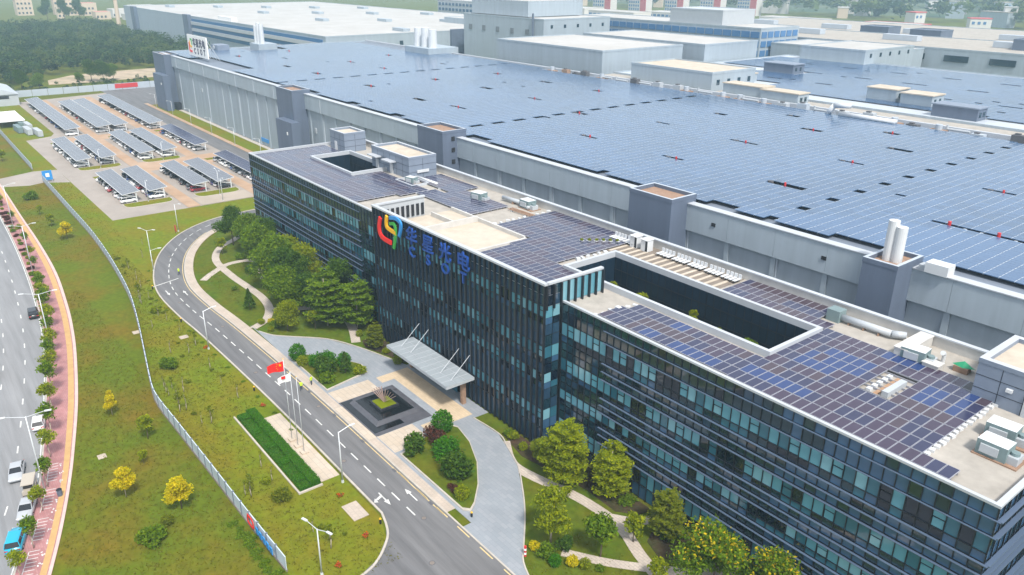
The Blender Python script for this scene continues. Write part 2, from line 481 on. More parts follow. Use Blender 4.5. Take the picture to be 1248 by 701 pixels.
# far low hills behind the works
def make_hills():
    rng = np.random.default_rng(3)
    nx, ny = 110, 70
    V, F = [], []
    ph = rng.uniform(0, 6.28, (9, 2)); kx = rng.uniform(0.0012, 0.006, (9, 2)) * rng.choice([-1, 1], (9, 2))
    for j in range(ny):
        for i in range(nx):
            x = -3900 + i * 40.0; y = 1150 + j * 40.0
            hgt = 0.0
            for q in range(9): hgt += sin(kx[q, 0] * x + ph[q, 0]) * sin(kx[q, 1] * y + ph[q, 1])
            ramp = min(1, max(0, (y - 1150 - 0.10 * (x + 900)) / 700))
            V.append((x, y, -3 + ramp * (16 + 7.0 * hgt) + ramp * ramp * 14))
    for j in range(ny - 1):
        for i in range(nx - 1):
            k = j * nx + i
            F.append((k, k + 1, k + nx + 1, k + nx))
    mb = MB(); mb.add(V, F, 'hillside')
    return mb.build('hills', smooth=True)
mat('hillside', (0.06, 0.10, 0.055), 0.95, 0.1, c2=(0.14, 0.16, 0.10), scale=0.012, var=0.4, detail=10)
struct(make_hills())

# lawns (sheets just above the ground)
kerb_line = smooth_line([(-640, 14), (-520, 17), (-420, 18), (-300, 18.6), (-248, 18.1), (-220, 17.5), (-194, 16.4), (-172, 14.9), (-159, 13.6), (-147, 12.0),
                         (-129, 8.9), (-114, 6.0), (-106, 4.2), (-99.5, 2.2), (-92, -0.2), (-80, -4.4), (-60, -11.5), (-20, -26), (40, -48)])
pave_line = smooth_line([(-640, 18), (-520, 21.4), (-420, 22.6), (-300, 22.9), (-248, 22.6), (-220, 22.5), (-194, 21.8), (-172, 20.0), (-159, 18.5), (-147, 16.7),
                         (-129, 13.4), (-114, 10.0), (-106, 8.0), (-99.5, 6.2), (-92, 3.9), (-80, -0.2), (-60, -7.3), (-20, -21.8), (40, -43.6)])
fence_line = smooth_line([(-470, 34.2), (-384, 34.4), (-342, 34.3), (-304.0, 34.2)]), smooth_line([(-287, 34.3), (-245, 34.1), (-220, 34.0), (-199, 33.3), (-181.7, 32.2), (-166.5, 30.8),
             (-152, 28.6), (-137, 25.9), (-126, 23.9), (-119.7, 23.1), (-109, 23.3), (-95.4, 23.6), (-83.8, 23.8), (-70, 24.2)])
mb = MB()
fl = fence_line[0] + fence_line[1]
mb.prism([(x, y) for x, y in pave_line if -480 < x < -40] + [(-40, 24)] + fl[::-1], GZ - 0.1, 0.0, 'verge')
struct(mb.build('grass_verge'))
mb = MB()
mb.prism(fl + [(-66.3, 24.2), (-66.3, 30.5), (-67.5, 33.4), (-70.2, 36.2), (-74.5, 37.6)] + [(-110, 37.8), (-140, 36.9), (-155, 36), (-168, 36.2), (-181, 38.8), (-193.5, 43.6), (-204.5, 51),
         (-211.2, 58.5), (-215.6, 67), (-216.5, 94), (-229, 94), (-229, 41.6), (-362, 40.4), (-366, 50), (-372, 52), (-470, 52)], GZ - 0.1, 0.004, 'lawn')
struct(mb.build('campus_lawn'))
mb = MB()
mb.prism([(-209.5, 96), (-209.3, 69), (-201, 60), (-192.2, 53.1), (-179.7, 47.7), (-168.9, 45), (-155, 44.4), (-137.7, 44.4), (-60, 45), (40, 45), (40, 96), (-15, 96), (-15, 66), (-188, 66), (-188, 96)],
         GZ - 0.1, 0.008, 'garden_lawn')
struct(mb.build('garden_lawn'))
struct(MB().prism([(-440, 104.6), (-190, 104.6), (-190, 110.6), (-440, 110.6)], GZ - 0.1, 0.012, 'lawn').build('factory_lawn'))
struct(MB().prism([(-531, 77), (-529, 100), (-533, 128), (-536, 152), (-582, 166), (-579, 130), (-570, 96), (-552, 80)], GZ - 0.1, 0.15, 'dirt').build('bare_earth'))

# public street with lane lines, kerb, pink pavement
mb = MB()
ribbon(mb, kerb_line, offset(kerb_line, -23), 0.004, 'street_asphalt')
street = struct(mb.build('street'))
mb = MB()
for off_ in (-3.4, -6.7, -13.4, -16.7):
    dashes(mb, offset(kerb_line, off_), 300, 760, 2.0, 5.6, 0.18, 0.012, 'marking')
for off_ in (-10.1,):
    ribbon(mb, offset(kerb_line, off_ + .07), offset(kerb_line, off_ - .07), 0.012, 'marking')
ribbon(mb, offset(kerb_line, -0.35), offset(kerb_line, -0.5), 0.012, 'marking')
struct(mb.build('lane_markings'))
mb = MB()
ribbon(mb, offset(kerb_line, 0.0), offset(kerb_line, -0.22), 0.14, 'kerb', GZ)
struct(mb.build('street_kerb'))
mb = MB()
ribbon(mb, pave_line, kerb_line, 0.115, 'pink_paving', GZ)
struct(mb.build('pavement'))
mb = MB()
def between(t): return [((1 - t) * a[0] + t * b[0], (1 - t) * a[1] + t * b[1]) for a, b in zip(kerb_line, pave_line)]
ribbon(mb, between(0.87), between(0.68), 0.120, 'tactile')
ribbon(mb, between(1.0), between(0.90), 0.120, 'pink_pale')
struct(mb.build('tactile_strip'))
mb = MB()                                            # white bicycle stalls painted on the pavement
kacc = arclen(kerb_line)
i0 = min(range(len(kerb_line)), key=lambda i: abs(kerb_line[i][0] + 113))
i1 = min(range(len(kerb_line)), key=lambda i: abs(kerb_line[i][0] + 84))
s = kacc[i0]; k = 0
while s < kacc[i1]:
    p, d = at_len(kerb_line, s, kacc); nn = np.array([-d[1], d[0]])
    if k % 9 < 7:
        a, b = p + nn * 0.75, p + nn * 1.95
        w = d * 0.05
        mb.add([(*(a - w), 0.121), (*(a + w), 0.121), (*(b + w), 0.121), (*(b - w), 0.121)], [(0, 1, 2, 3)], 'marking')
        q = p + d * 0.66
        for r in (0.72, ):
            mb.add([(*(p + nn * r), 0.121), (*(q + nn * r), 0.121), (*(q + nn * (r + .08)), 0.121), (*(p + nn * (r + .08)), 0.121)], [(0, 1, 2, 3)], 'marking')
    if k % 3 == 1:                                   # worn white pictograms beside the stalls
        for _ in range(4):
            c = p + nn * RND.uniform(2.15, 2.6) + d * RND.uniform(-.4, .4)
            r1, r2 = RND.uniform(.08, .22), RND.uniform(.05, .12)
            t = RND.uniform(0, 3)
            mb.add([(c[0] + r1 * cos(t + q * PI / 3) , c[1] + r2 * sin(t + q * PI / 3), 0.121) for q in range(6)], [tuple(range(6))], 'marking')
    s += 0.7; k += 1
struct(mb.build('bicycle_stall_markings'))

# campus road
road_c = smooth_line([(60, 41.2), (-40, 41.2), (-80, 41.2), (-110, 41.1), (-140, 40.3), (-155, 39.5), (-168, 39.7), (-180, 42.2), (-192, 46.8), (-202, 53.2), (-208.3, 60),
                      (-212, 68), (-213, 80), (-213, 99)])
mb = MB()
ribbon(mb, offset(road_c, 3.3), offset(road_c, -3.3), 0.010, 'asphalt')
mb.prism([(-74, 38.2), (-70.2, 36.2), (-67.5, 33.4), (-66.3, 30.5), (-64, 2), (-38, -8), (-42, 30), (-40, 33), (-37, 36), (-33, 38.2)], GZ - 0.1, 0.014, 'asphalt')
mb.prism([(-489, 95.5), (-190, 95.5), (-190, 102.6), (-424, 102.6), (-426, 135), (-489, 135)], GZ - 0.1, 0.018, 'asphalt')
struct(mb.build('road'))
mb = MB()
mid = [q for q in road_c if -212.6 < q[0] < -68]
dashes(mb, mid, 2, 400, 2.1, 1.75, 0.18, 0.024, 'marking')
def arrow(mb, x, y, s=1, turn=False):
    z = 0.024
    mb.add([(x, y - .09, z), (x + s * 2.0, y - .09, z), (x + s * 2.0, y + .09, z), (x, y + .09, z)], [(0, 1, 2, 3)], 'marking')
    x1 = x + s * 2.0
    mb.add([(x1, y - .35, z), (x1 + s * 1.2, y, z), (x1, y + .35, z)], [(0, 1, 2)], 'marking')
    if turn:
        mb.add([(x + s * .6, y - .1, z + .002), (x + s * 1.1, y - .1, z + .002), (x + s * 1.4, y - 1.1, z + .002), (x + s * 1.1, y - 1.1, z + .002)], [(0, 1, 2, 3)], 'marking')
        mb.add([(x + s * .8, y - 1.0, z + .002), (x + s * 1.8, y - 1.0, z + .002), (x + s * 1.5, y - 1.5, z + .002)], [(0, 1, 2)], 'marking')
arrow(mb, -78.6, 39.8, 1, True); arrow(mb, -74.0, 43.0, -1)
arrow(mb, -168.5, 38.2, 1); arrow(mb, -163, 41.2, -1)
mb.add([(-172.4, 36.6, .024), (-172.1, 36.6, .024), (-174.0, 42.6, .024), (-174.3, 42.6, .024)], [(0, 1, 2, 3)], 'marking')
# yellow no-stopping line
yl = [q for q in offset(road_c, -3.05) if -204 < q[0] < -66.5]
ribbon(mb, yl, offset(yl, 0.14), 0.024, 'yellow_line')
dashes(mb, [q for q in offset(road_c, -3.05) if q[0] < 60][:30], 2, 130, 2.6, 2.2, 0.16, 0.024, 'yellow_line')
yl = [q for q in offset(road_c, 3.05) if -190 < q[0] < -74.5]
ribbon(mb, yl, offset(yl, 0.12), 0.024, 'yellow_line')
struct(mb.build('road_markings'))
mb = MB()
k1 = [q for q in offset(road_c, 3.3) if q[0] < -74 or q[1] > 60]
ck = k1[::-1] + smooth_line([(-72.5, 37.3), (-70.2, 36.2), (-67.5, 33.4), (-66.3, 30.5), (-65.8, 24.5)], 5)
ribbon(mb, ck, offset(ck, 0.28), 0.13, 'kerb', GZ)
k2 = [q for q in offset(road_c, -3.3) if q[1] < 68]
ribbon(mb, offset(k2, -0.22), k2, 0.13, 'kerb', GZ)
struct(mb.build('road_kerb'))
# sidewalk along the inner kerb
mb = MB()
inner = [q for q in offset(road_c, -3.52) if q[0] < -66 and q[1] < 66]
ribbon(mb, offset(inner, -1.75), inner, 0.10, 'sidewalk', GZ)
struct(mb.build('sidewalk'))

# grey granite drive and plaza in front of the entrance
drive = [(-140, 46.0), (-136.5, 46.2), (-133.2, 47.6), (-130.4, 50.2), (-125.2, 55.2), (-118.4, 58.2), (-110.3, 60.6), (-107.5, 61.6), (-107.5, 63.5), (-86, 63.5), (-86, 60.6), (-80, 61.0), (-76.6, 59.9), (-72, 58.2),
         (-68.4, 56.0), (-64.6, 53.4), (-61.6, 51.0), (-58.6, 48.4), (-56.4, 46.6), (-53, 45.2), (-53, 44.6), (-66, 44.72), (-66, 46.0)]
mb = MB(); mb.prism(drive, GZ, 0.106, 'plaza_stone')
struct(mb.build('plaza'))
mb = MB()
Z = 0.112
def sheet(x0, x1, y0, y1, m, z=Z): mb.add([(x0, y0, z), (x1, y0, z), (x1, y1, z), (x0, y1, z)], [(0, 1, 2, 3)], m)
sheet(-106.6, -87.0, 57.3, 61.2, 'plaza_beige')
sheet(-106.6, -104.4, 55.0, 57.3, 'plaza_beige'); sheet(-89.2, -87.0, 53.0, 57.3, 'plaza_beige')
sheet(-106.8, -101.6, 46.2, 53.6, 'plaza_cream'); sheet(-90.4, -85.2, 46.2, 52.2, 'plaza_cream')
sheet(-101.6, -90.4, 44.8, 46.4, 'plaza_cream', Z + .002)
struct(mb.build('plaza_bands'))
mb = MB()
de = smooth_line(drive[1:7], 4); ribbon(mb, offset(de, 0.18), de, 0.19, 'kerb', GZ)
de = smooth_line(drive[10:20], 4); ribbon(mb, offset(de, 0.18), de, 0.19, 'kerb', GZ)
struct(mb.build('drive_kerb'))

# garden paths
def path(pts, w, z):
    global mb
    L = smooth_line(pts, 5); ribbon(mb, offset(L, w / 2), offset(L, -w / 2), z, 'path', GZ)
mb = MB()
path([(-197, 66), (-193, 62), (-189, 57), (-180.5, 53.2), (-169, 52.6), (-160, 53), (-152.5, 53.2), (-146, 52.2), (-141, 49.5), (-138.6, 46.0)], 1.7, 0.06)
path([(-169.5, 46.6), (-173, 50), (-176.5, 55), (-175, 60.4), (-166, 61.4), (-158, 58)], 1.6, 0.066)
path([(-145, 52.4), (-141.5, 58), (-138.8, 62), (-133, 62.6), (-127, 61.2), (-121, 58.8)], 1.7, 0.072)
path([(-78, 60.6), (-73.5, 58.2), (-69.7, 58.2), (-61.4, 60.2), (-54.3, 60.4), (-49, 58.6), (-43, 56.6), (-36, 52), (-30, 46)], 1.6, 0.06)
path([(-56.2, 60.6), (-53.2, 63), (-52.2, 65.9)], 1.4, 0.066)
path([(-46.5, 58.0), (-43, 61), (-40, 65.9)], 1.7, 0.066)
path([(-47, 57.5), (-50.5, 54.5), (-55, 51.5)], 1.3, 0.072)
struct(mb.build('garden_path'))
mb = MB()
mb.prism([(-170, 59), (-163, 57), (-160, 60), (-166, 63)], GZ, 0.05, 'path')
struct(mb.build('garden_terrace'))
mb = MB()                                             # planting beds against the facade
mb.prism([(-80, 63.4), (-80, 61.6), (-73.5, 60.2), (-62, 62.2), (-56.5, 62), (-54.2, 64), (-53.5, 66), (-73, 66), (-73, 63.4)], GZ, 0.05, 'soil')
mb.prism([(-51, 65.9), (-51, 63), (-50, 61), (-47.2, 60), (-44, 62.5), (-41.5, 65.9)], GZ, 0.05, 'soil')
mb.prism([(-121, 63.4), (-121, 60), (-118, 59.2), (-110.5, 61.4), (-108, 62.2), (-108, 63.4)], GZ, 0.05, 'soil')
struct(mb.build('planting_bed'))
def island(name, poly):
    mb = MB()
    mb.prism(poly, 0.09, 0.24, 'kerb', 'kerb')
    cx = sum(p[0] for p in poly) / len(poly); cy = sum(p[1] for p in poly) / len(poly)
    mb.prism([(cx + (x - cx) * .955, cy + (y - cy) * .955) for x, y in poly], 0.2, 0.27, 'garden_lawn')
    struct(mb.build(name))
island('planted_island', [(-123.4, 46.4), (-123.2, 48.0), (-119.5, 51), (-115.5, 53.8), (-112.2, 55.4), (-109.2, 54.8), (-107.5, 46.4)])
island('planted_island', [(-84.4, 46.5), (-87.3, 55.1), (-86.8, 56.6), (-85.4, 57.3), (-81, 56.4), (-76, 54.2), (-71.6, 51.2), (-68.6, 48.4), (-67.8, 47.2), (-68.6, 46.5)])

# car park
mb = MB()
mb.prism([(-229, 41.6), (-362, 40.4), (-366, 50), (-372, 52), (-470, 52), (-480, 95.5), (-229, 95.5)], GZ - 0.1, 0.022, 'lot_pale')
mb.prism([(-304, 34.0), (-299.5, 24), (-300, 22.9), (-287, 22.8), (-284, 30), (-285.5, 34), (-281, 41), (-302, 41)], GZ - 0.1, 0.020, 'lot_pale')
Z = 0.028
sheet(-358, -347.5, 52.5, 95.3, 'lot_orange', Z + .002); sheet(-297, -281.5, 62, 95.3, 'lot_orange', Z + .002)
sheet(-470, -229.2, 62.0, 65.6, 'lot_orange'); sheet(-470, -229.2, 82.4, 86.2, 'lot_orange', Z + .004); sheet(-238.8, -229.2, 66, 82, 'lot_paving')
sheet(-276, -245, 61.2, 62.0, 'lot_paving')
struct(mb.build('car_park'))
mb = MB()
Z = 0.036
CARPORTS = [  # x0, x1, y0, y1, kind, nick
    (-461, -362, 54.8, 60.6, 'far-left long', 1), (-443, -361, 66.4, 72.1, 'far second', 1), (-444, -360.5, 73.0, 78.6, 'far third', 1), (-452, -357, 86.0, 91.5, 'far right-hand', 1),
    (-345, -299.3, 46.7, 51.6, 'middle front', 0), (-345, -299.2, 54.6, 59.6, 'middle second', 0), (-347, -299.4, 67.4, 72.6, 'middle third', 0), (-347, -299.4, 75.2, 80.3, 'middle fourth', 0),
    (-348, -302, 87.4, 92.4, 'middle road-side', 2),
    (-278, -244.2, 48.1, 53.1, 'near front', 0), (-278.4, -244.5, 55.8, 61.0, 'near second', 0), (-279, -243.8, 68.3, 73.2, 'near third', 0), (-278, -243.6, 75.6, 81.0, 'near fourth', 0),
    (-284, -240, 88.0, 92.8, 'near road-side', 2)]
for (x0, x1, y0, y1, nk, kd) in CARPORTS:
    n = int((x1 - x0) / 2.6)
    for i in range(n + 1):
        x = x0 + 0.3 + i * 2.6
        sheet(x - .05, x + .05, y0 - .3, y1 - .3, 'marking')
struct(mb.build('parking_bay_lines'))
for bx, by0, by1 in ((-297.2, 46.6, 60.2), (-297.2, 67.4, 80.4), (-241.2, 47.6, 61.2), (-240.8, 67.8, 81.2)):
    mb = MB()
    w = 2.6
    pts = [(bx - w, by0)] + [(bx + w * sin(t), by0 + w - w * cos(t)) for t in np.linspace(0, PI / 2, 5)] + [(bx + w * cos(t), by1 - w + w * sin(t)) for t in np.linspace(0, PI / 2, 5)] + [(bx - w, by1)]
    mb.prism(pts, GZ, 0.14, 'kerb')
    cx, cy = bx, (by0 + by1) / 2
    mb.prism([(cx + (x - cx) * .9, cy + (y - cy) * .965) for x, y in pts], 0.1, 0.17, 'lawn')
    struct(mb.build('parking_island'))
for bx, by0, by1 in ((-282, 48, 52), (-282, 69, 72.5), (-349, 47, 50.5), (-350, 68, 72), (-446, 68, 72), (-287.5, 86, 91), (-352.5, 86.5, 91)):
    mb = MB()
    mb.prism([(bx - 1.6, by0), (bx + 1.6, by0 + .3), (bx + 1.6, by1), (bx - 1.6, by1 - .3)], GZ, 0.14, 'kerb', 'lawn')
    struct(mb.build('parking_island'))
# paved strip and brick edge along the factory road
struct(MB().box(-430, -190, 102.7, 104.5, GZ, 0.10, 'lot_orange').build('factory_footpath'))
struct(MB().box(-430, -60, 110.7, 112.9, GZ, 0.08, 'kerb').build('factory_plinth_path'))
struct(MB().prism([(-188, 96.4), (60, 96.4), (60, 110.4), (-188, 110.4)], GZ - .1, 0.030, 'asphalt').build('service_alley'))
# ground slabs in the lawn
for i, (x0, x1, y0, y1) in enumerate(((-78.9, -75.3, 34.5, 36.6), (-104, -102.6, 36.3, 37.4), (-143.4, -142, 33.4, 34.9), (-151, -149.6, 27, 28.2), (-110.6, -109.4, 12.2, 13.3))):
    tag(MB().box(x0, x1, y0, y1, GZ, 0.07 + .01 * (i == 0), 'sidewalk').build('ground_slab'),
        ['large pale paving slab in the lawn beside the road junction', 'small square cover slab by the road opposite the fountain', 'small pale cover slab in the lawn below the road bend',
         'grey hatch slab lying against the inner side of the fence', 'pale cover slab beside the pink pavement above the white cars'][i], 'slab')

# air
H0, H1 = -2.0, 96.0
mh = bpy.data.materials.new('haze_air')
mh.use_nodes = True
nt = mh.node_tree
for n in list(nt.nodes):
    if n.type != 'OUTPUT_MATERIAL': nt.nodes.remove(n)
pv = nt.nodes.new('ShaderNodeVolumePrincipled')
pv.inputs['Color'].default_value = (0.60, 0.86, 1.0, 1)
pv.inputs['Density'].default_value = 0.00031
pv.inputs['Anisotropy'].default_value = 0.0
nt.links.new(pv.outputs[0], nt.nodes['Material Output'].inputs['Volume'])
MATS['haze_air'] = mh
hz = MB().box(-5400, 900, -1000, 5400, H0, H1, 'haze_air').build('haze')
hz['kind'] = 'stuff'
hz.visible_shadow = True

# ================================================================== OFFICE BUILDING
FY, FC, RB = 66.4, 63.6, 95.0            # front plane of the wings, of the centre block, rear wall
XL, XA, XB, XR = -187.2, -120.3, -73.1, -16.9
ZR, ZP, ZC = 22.2, 23.0, 26.0            # roof deck, parapet top, centre screen top
office = thing('office_building', 'long dark glass office block with solar roof, coloured logo and entrance canopy', 'building', (-100, FY, 0))
OX, OY = -100, FY
def opart(mb, name, smooth=False, par=None):
    o = mb.build(name, None, smooth)
    o.parent = par or office
    o.matrix_parent_inverse = Matrix.Translation((-OX, -OY, 0))
    return o
COURTS = [(-174.3, -154.4, 77.2, 86.8, 11.0), (-82.3, -46.6, 76.0, 86.2, 17.2)]   # openings in the roof, floor height
# solid core just behind the glass, in pieces round the courts
def core_boxes(x0, x1, y0, y1, z0, z1, m, top, cuts):
    mb = MB(); xs = x0
    for (a, b, c, d, fz) in cuts:
        mb.box(xs, a, y0, y1, z0, z1, m, top)
        mb.box(a, b, y0, c, z0, z1, m, top); mb.box(a, b, d, y1, z0, z1, m, top)
        xs = b
    mb.box(xs, x1, y0, y1, z0, z1, m, top)
    return mb
opart(core_boxes(XL + .3, XR - .3, FY + .25, RB - .3, 0.0, ZR, 'interior', 'roof_concrete', COURTS), 'core')
opart(MB().box(XA + .3, XB - .3, FC + .25, FY + .249, 0, ZR - .002, 'interior', 'roof_concrete'), 'core')
for (a, b, c, d, fz) in COURTS:
    mb = MB(); t = .06
    mb.box(a, b, c, c + t, fz, ZR + .01, 'court_glass'); mb.box(a, b, d - t, d, fz, ZR + .01, 'court_glass')
    mb.box(a, a + t, c + t, d - t, fz, ZR + .01, 'court_glass'); mb.box(b - t, b, c + t, d - t, fz, ZR + .01, 'court_glass')
    opart(mb, 'court_wall')
    opart(MB().box(a + t, b - t, c + t, d - t, fz - .3, fz, 'soil'), 'court_floor')
    mb = MB()
    for q in range(int((b - a) / 1.3)):
        mb.box(a + .3 + q * 1.3, a + .36 + q * 1.3, d - t - .05, d - t - .002, fz, ZR, 'dark_metal')
    for q in range(int((d - c) / 1.3)):
        mb.box(a + t + .002, a + t + .05, c + .3 + q * 1.3, c + .36 + q * 1.3, fz, ZR, 'dark_metal')
    for zz in (13.5, 17.9, 20.2): 
        if zz > fz: mb.box(a + t + .06, b - t - .06, d - t - .1, d - t - .052, zz, zz + .12, 'dark_metal')
    opart(mb, 'court_mullions')
    mb = MB(); w = 0.55                                     # upstand round the opening
    mb.box(a - w, b + w, c - w, c, ZR, 23.1, 'parapet'); mb.box(a - w, b + w, d, d + w, ZR, 23.1, 'parapet')
    mb.box(a - w, a, c, d, ZR, 23.1, 'parapet'); mb.box(b, b + w, c, d, ZR, 23.1, 'parapet')
    opart(mb, 'court_parapet')
# parapets
def par(x0, x1, y0, y1, z1=ZP, m='parapet', z0=None): return opart(MB().box(x0, x1, y0, y1, z0 if z0 is not None else ZR - .3, z1, m), 'parapet')
par(XL, XA - .4, FY, FY + .42, ZP, 'parapet', 22.74); par(XB + .4, XR, FY, FY + .42, ZP, 'parapet', 22.74)
par(XL + .2, XA - .4, FY + .22, FY + .42, 22.738, 'parapet_rough'); par(XB + .4, XR - .2, FY + .22, FY + .42, 22.738, 'parapet_rough')
par(XR - .55, XR, FY + .422, RB, 23.002, 'parapet', 22.74); par(XR - .55, XR - .32, FY + .422, RB, 22.738, 'parapet_rough'); par(XL, XL + .42, FY + .422, RB, 23.002)
par(XL + .56, XR - .56, RB - .45, RB, 23.55, 'parapet_rough', 18)
opart(MB().box(XL + .4, XR - .4, RB - .6, RB + .12, 23.552, 23.75, 'parapet'), 'coping')
opart(MB().box(XL + .3, XR - .3, RB, RB + .1, 0, 18, 'fac_lower'), 'rear_wall')
# centre screen: front and two returns
ST = [(XA, XB, FC, FC + .35), (XA, XA + .35, FC + .352, 74.2), (XB - .35, XB, FC + .352, 74.2)]
for (x0, x1, y0, y1) in ST:
    opart(MB().box(x0 + .08 * (x1 - x0 < 1), x1 - .08 * (x1 - x0 < 1), y0 + .24 * (x1 - x0 > 1), y1, ZR - .2, ZC - .32, 'grey_metal'), 'screen_wall')
    opart(MB().box(x0 - .12, x1 + .12, y0 - .25 * (x1 - x0 > 1), y1 + .1, ZC - .3, ZC, 'parapet'), 'screen_cap')
mb = MB()
for k in range(9): mb.box(XA + .36, XA + .42, 65 + k * 1.05, 65.6 + k * 1.05, ZR + .3, ZC - 1.3, 'void')
opart(mb, 'screen_opening')

# --- curtain wall pieces
PANES, SPANS = [], []
ROWS = [(22.72, 21.55, 's'), (21.45, 19.85, 's'), (19.7, 17.9, 'w'), (17.85, 16.9, 'l'), (16.7, 15.7, 's'), (15.5, 14.5, 's'), (14.3, 12.5, 'w'), (12.45, 11.7, 'l'), (11.5, 10.6, 's'),
        (10.4, 9.5, 's'), (9.3, 7.9, 'w'), (7.85, 7.1, 'l'), (6.9, 6.0, 's'), (5.8, 4.7, 's'), (4.5, 2.2, 'w'), (2.15, 0.15, 'l')]
FINZ = [21.5, 19.78, 16.8, 15.6, 14.4, 11.6, 10.5, 9.4, 7.0, 5.9, 4.6]
rp = random.Random(11)
def pick(kind, x, blue):
    if kind == 's':
        if rp.random() < blue: return 'glass_blue' if .5 < blue < 1 else 'glass_slate'  # reflected blue is put into the spandrel colour here
        return rp.choice(['glass_spandrel'] * 6 + ['glass_green', 'glass_dark'])
    if kind == 'l': return rp.choice(['glass_teal', 'glass_spandrel', 'glass_dark', 'glass_blue'])
    r = rp.random()
    return 'glass_pale' if r < .25 else 'glass_blind' if r < .74 else 'glass_teal' if r < .9 else 'glass_dark'
rest = MB(); PM = {}
def pane_mesh(w, h, m, along='x'):
    key = (round(w, 3), round(h, 3), m, along)
    if key not in PM:
        mb = MB(); t = .05
        if along == 'x': mb.box(-w / 2, w / 2, 0, t, -h / 2, h / 2, m, skip='k')
        else: mb.box(-t, 0, -w / 2, w / 2, -h / 2, h / 2, m, skip='l')
        PM[key] = mb.mesh('pane')
    return PM[key]
cnt = {'w': 0, 's': 0}
def add_pane(kind, cx, cy, cz, w, h, m, along='x', own=True):
    ku = 's' if kind == 's' else 'w'
    tilt = rp.uniform(-.0018, .0018), rp.uniform(-.0018, .0018)
    if own and cnt[ku] < 300:
        cnt[ku] += 1
        o = link('spandrel_panel' if ku == 's' else 'window_pane', pane_mesh(w, h, m, along), office, (cx - OX, cy - OY, cz))
        o.rotation_euler = (tilt[0], 0, tilt[1])
    elif along == 'x':
        d1, d2 = tilt[0] * h / 2, tilt[1] * w / 2
        x0, x1, z0, z1 = cx - w / 2, cx + w / 2, cz - h / 2, cz + h / 2
        rest.add([(x0, cy - d1 - d2, z0), (x1, cy - d1 + d2, z0), (x1, cy + d1 + d2, z1), (x0, cy + d1 - d2, z1)], [(0, 1, 2, 3)], m)
    else:
        x0, x1, z0, z1 = cy - w / 2, cy + w / 2, cz - h / 2, cz + h / 2
        rest.add([(cx, x0, z0), (cx, x1, z0), (cx, x1, z1), (cx, x0, z1)], [(0, 1, 2, 3)], m)
def facade(x0, x1, y, ncol, rows, own_from, own_rows, blue):
    p = (x1 - x0) / ncol
    dark_run = 0
    cols = list(range(ncol))[::-1]
    for ri, (zt, zb, kind) in enumerate(rows):
        for c in cols:
            x = x0 + (c + .5) * p
            if kind in 'wl':
                if dark_run == 0 and rp.random() < .035: dark_run = rp.randint(1, 3)
                m_ = pick(kind, x, blue)
                if dark_run: m_ = 'glass_dark'; dark_run -= 1
            else: m_ = pick(kind, x, blue * (1 if x > -38 or blue > 1 else .25))  # more blue panes at the right end, painted in place of reflected sky
            own = ri < own_rows and x > own_from
            if kind == 'w' and c % 4 == 1:            # casement: small opening light above, fixed light below
                hh = (zt - zb)
                add_pane('w', x, y, zt - hh * .2, p - .12, hh * .38, 'glass_blind' if m_ == 'glass_pale' else m_, own=own)
                add_pane('w', x, y, zb + hh * .28, p - .22, hh * .5, m_, own=own)
            else:
                add_pane(kind, x, y, (zt + zb) / 2, p - .07, zt - zb, m_, own=own)
    return p
p_r = facade(XB + .3, XR - .1, FY + .14, 45, ROWS, -60, 12, .75)
p_l = facade(XL + .1, XA - .2, FY + .14, 53, ROWS, 999, 0, .3)
CR = [(25.6, 24.2, 's'), (24.1, 22.6, 's'), (22.5, 20.9, 'w'), (20.85, 19.9, 'l'), (19.8, 18.3, 's'), (18.2, 16.6, 's'), (16.5, 14.8, 'w'), (14.75, 13.9, 'l'), (13.8, 12.4, 's'),
      (12.3, 10.9, 'w'), (10.85, 9.9, 'l'), (9.8, 8.2, 's'), (8.1, 6.6, 's'), (6.5, 4.9, 'w'), (4.85, 3.4, 'l'), (3.3, 0.2, 's')]
p_c = facade(XA + .1, XB - .1, FC + .14, 38, CR, 999, 0, 2.0)
# right-hand end wall and the two returns of the centre
for i in range(23):
    for zt, zb, kind in ROWS:
        add_pane(kind, XR - .14, FY + .7 + i * 1.22, (zt + zb) / 2, 1.15, zt - zb, rp.choice(['glass_blue', 'glass_blue', 'glass_spandrel']), 'y', own=False)
for i in range(2):
    for zt, zb, kind in CR: add_pane(kind, XB + .02, FC + .75 + i * 1.3, (zt + zb) / 2, 1.2, zt - zb, pick(kind, 0, .3), 'y', own=False)
for i in range(2, 8):
    add_pane('w', XB + .02, FC + .75 + i * 1.3, 24.0, 1.2, 3.0, rp.choice(['glass_pale', 'glass_blind', 'glass_pale']), 'y', own=False)
stuff(opart(rest, 'glazing_panes'))
# mullions: one mesh per wing column (shared data)
def shared(name, mb, spots):
    me = mb.mesh(name)
    for (x, y, z) in spots: link(name, me, office, (x - OX, y - OY, z))
shared('mullion', MB().box(-.045, .045, 0, .16, 0, 22.73, 'dark_metal'), [(XB + .3 + i * p_r, FY + .04, 0) for i in range(46)] + [(XL + .1 + i * p_l, FY + .04, 0) for i in range(54)])
shared('vertical_fin', MB().box(-.13, .13, 0, .30, 0.1, ZC - .31, 'dark_metal'), [(XA + .1 + i * p_c, FC - .16, 0) for i in range(39)])
shared('vertical_fin', MB().box(0, .4, -.1, .1, ZR, ZC - .31, 'dark_metal'), [(XB + .03, FC + .1 + i * 1.3, 0) for i in range(9)])
mb = MB()
for i in range(24): mb.box(XR - .12, XR - .02, FY + .06 + i * 1.22, FY + .14 + i * 1.22, 0, 22.6, 'dark_metal')
opart(mb, 'end_mullions')
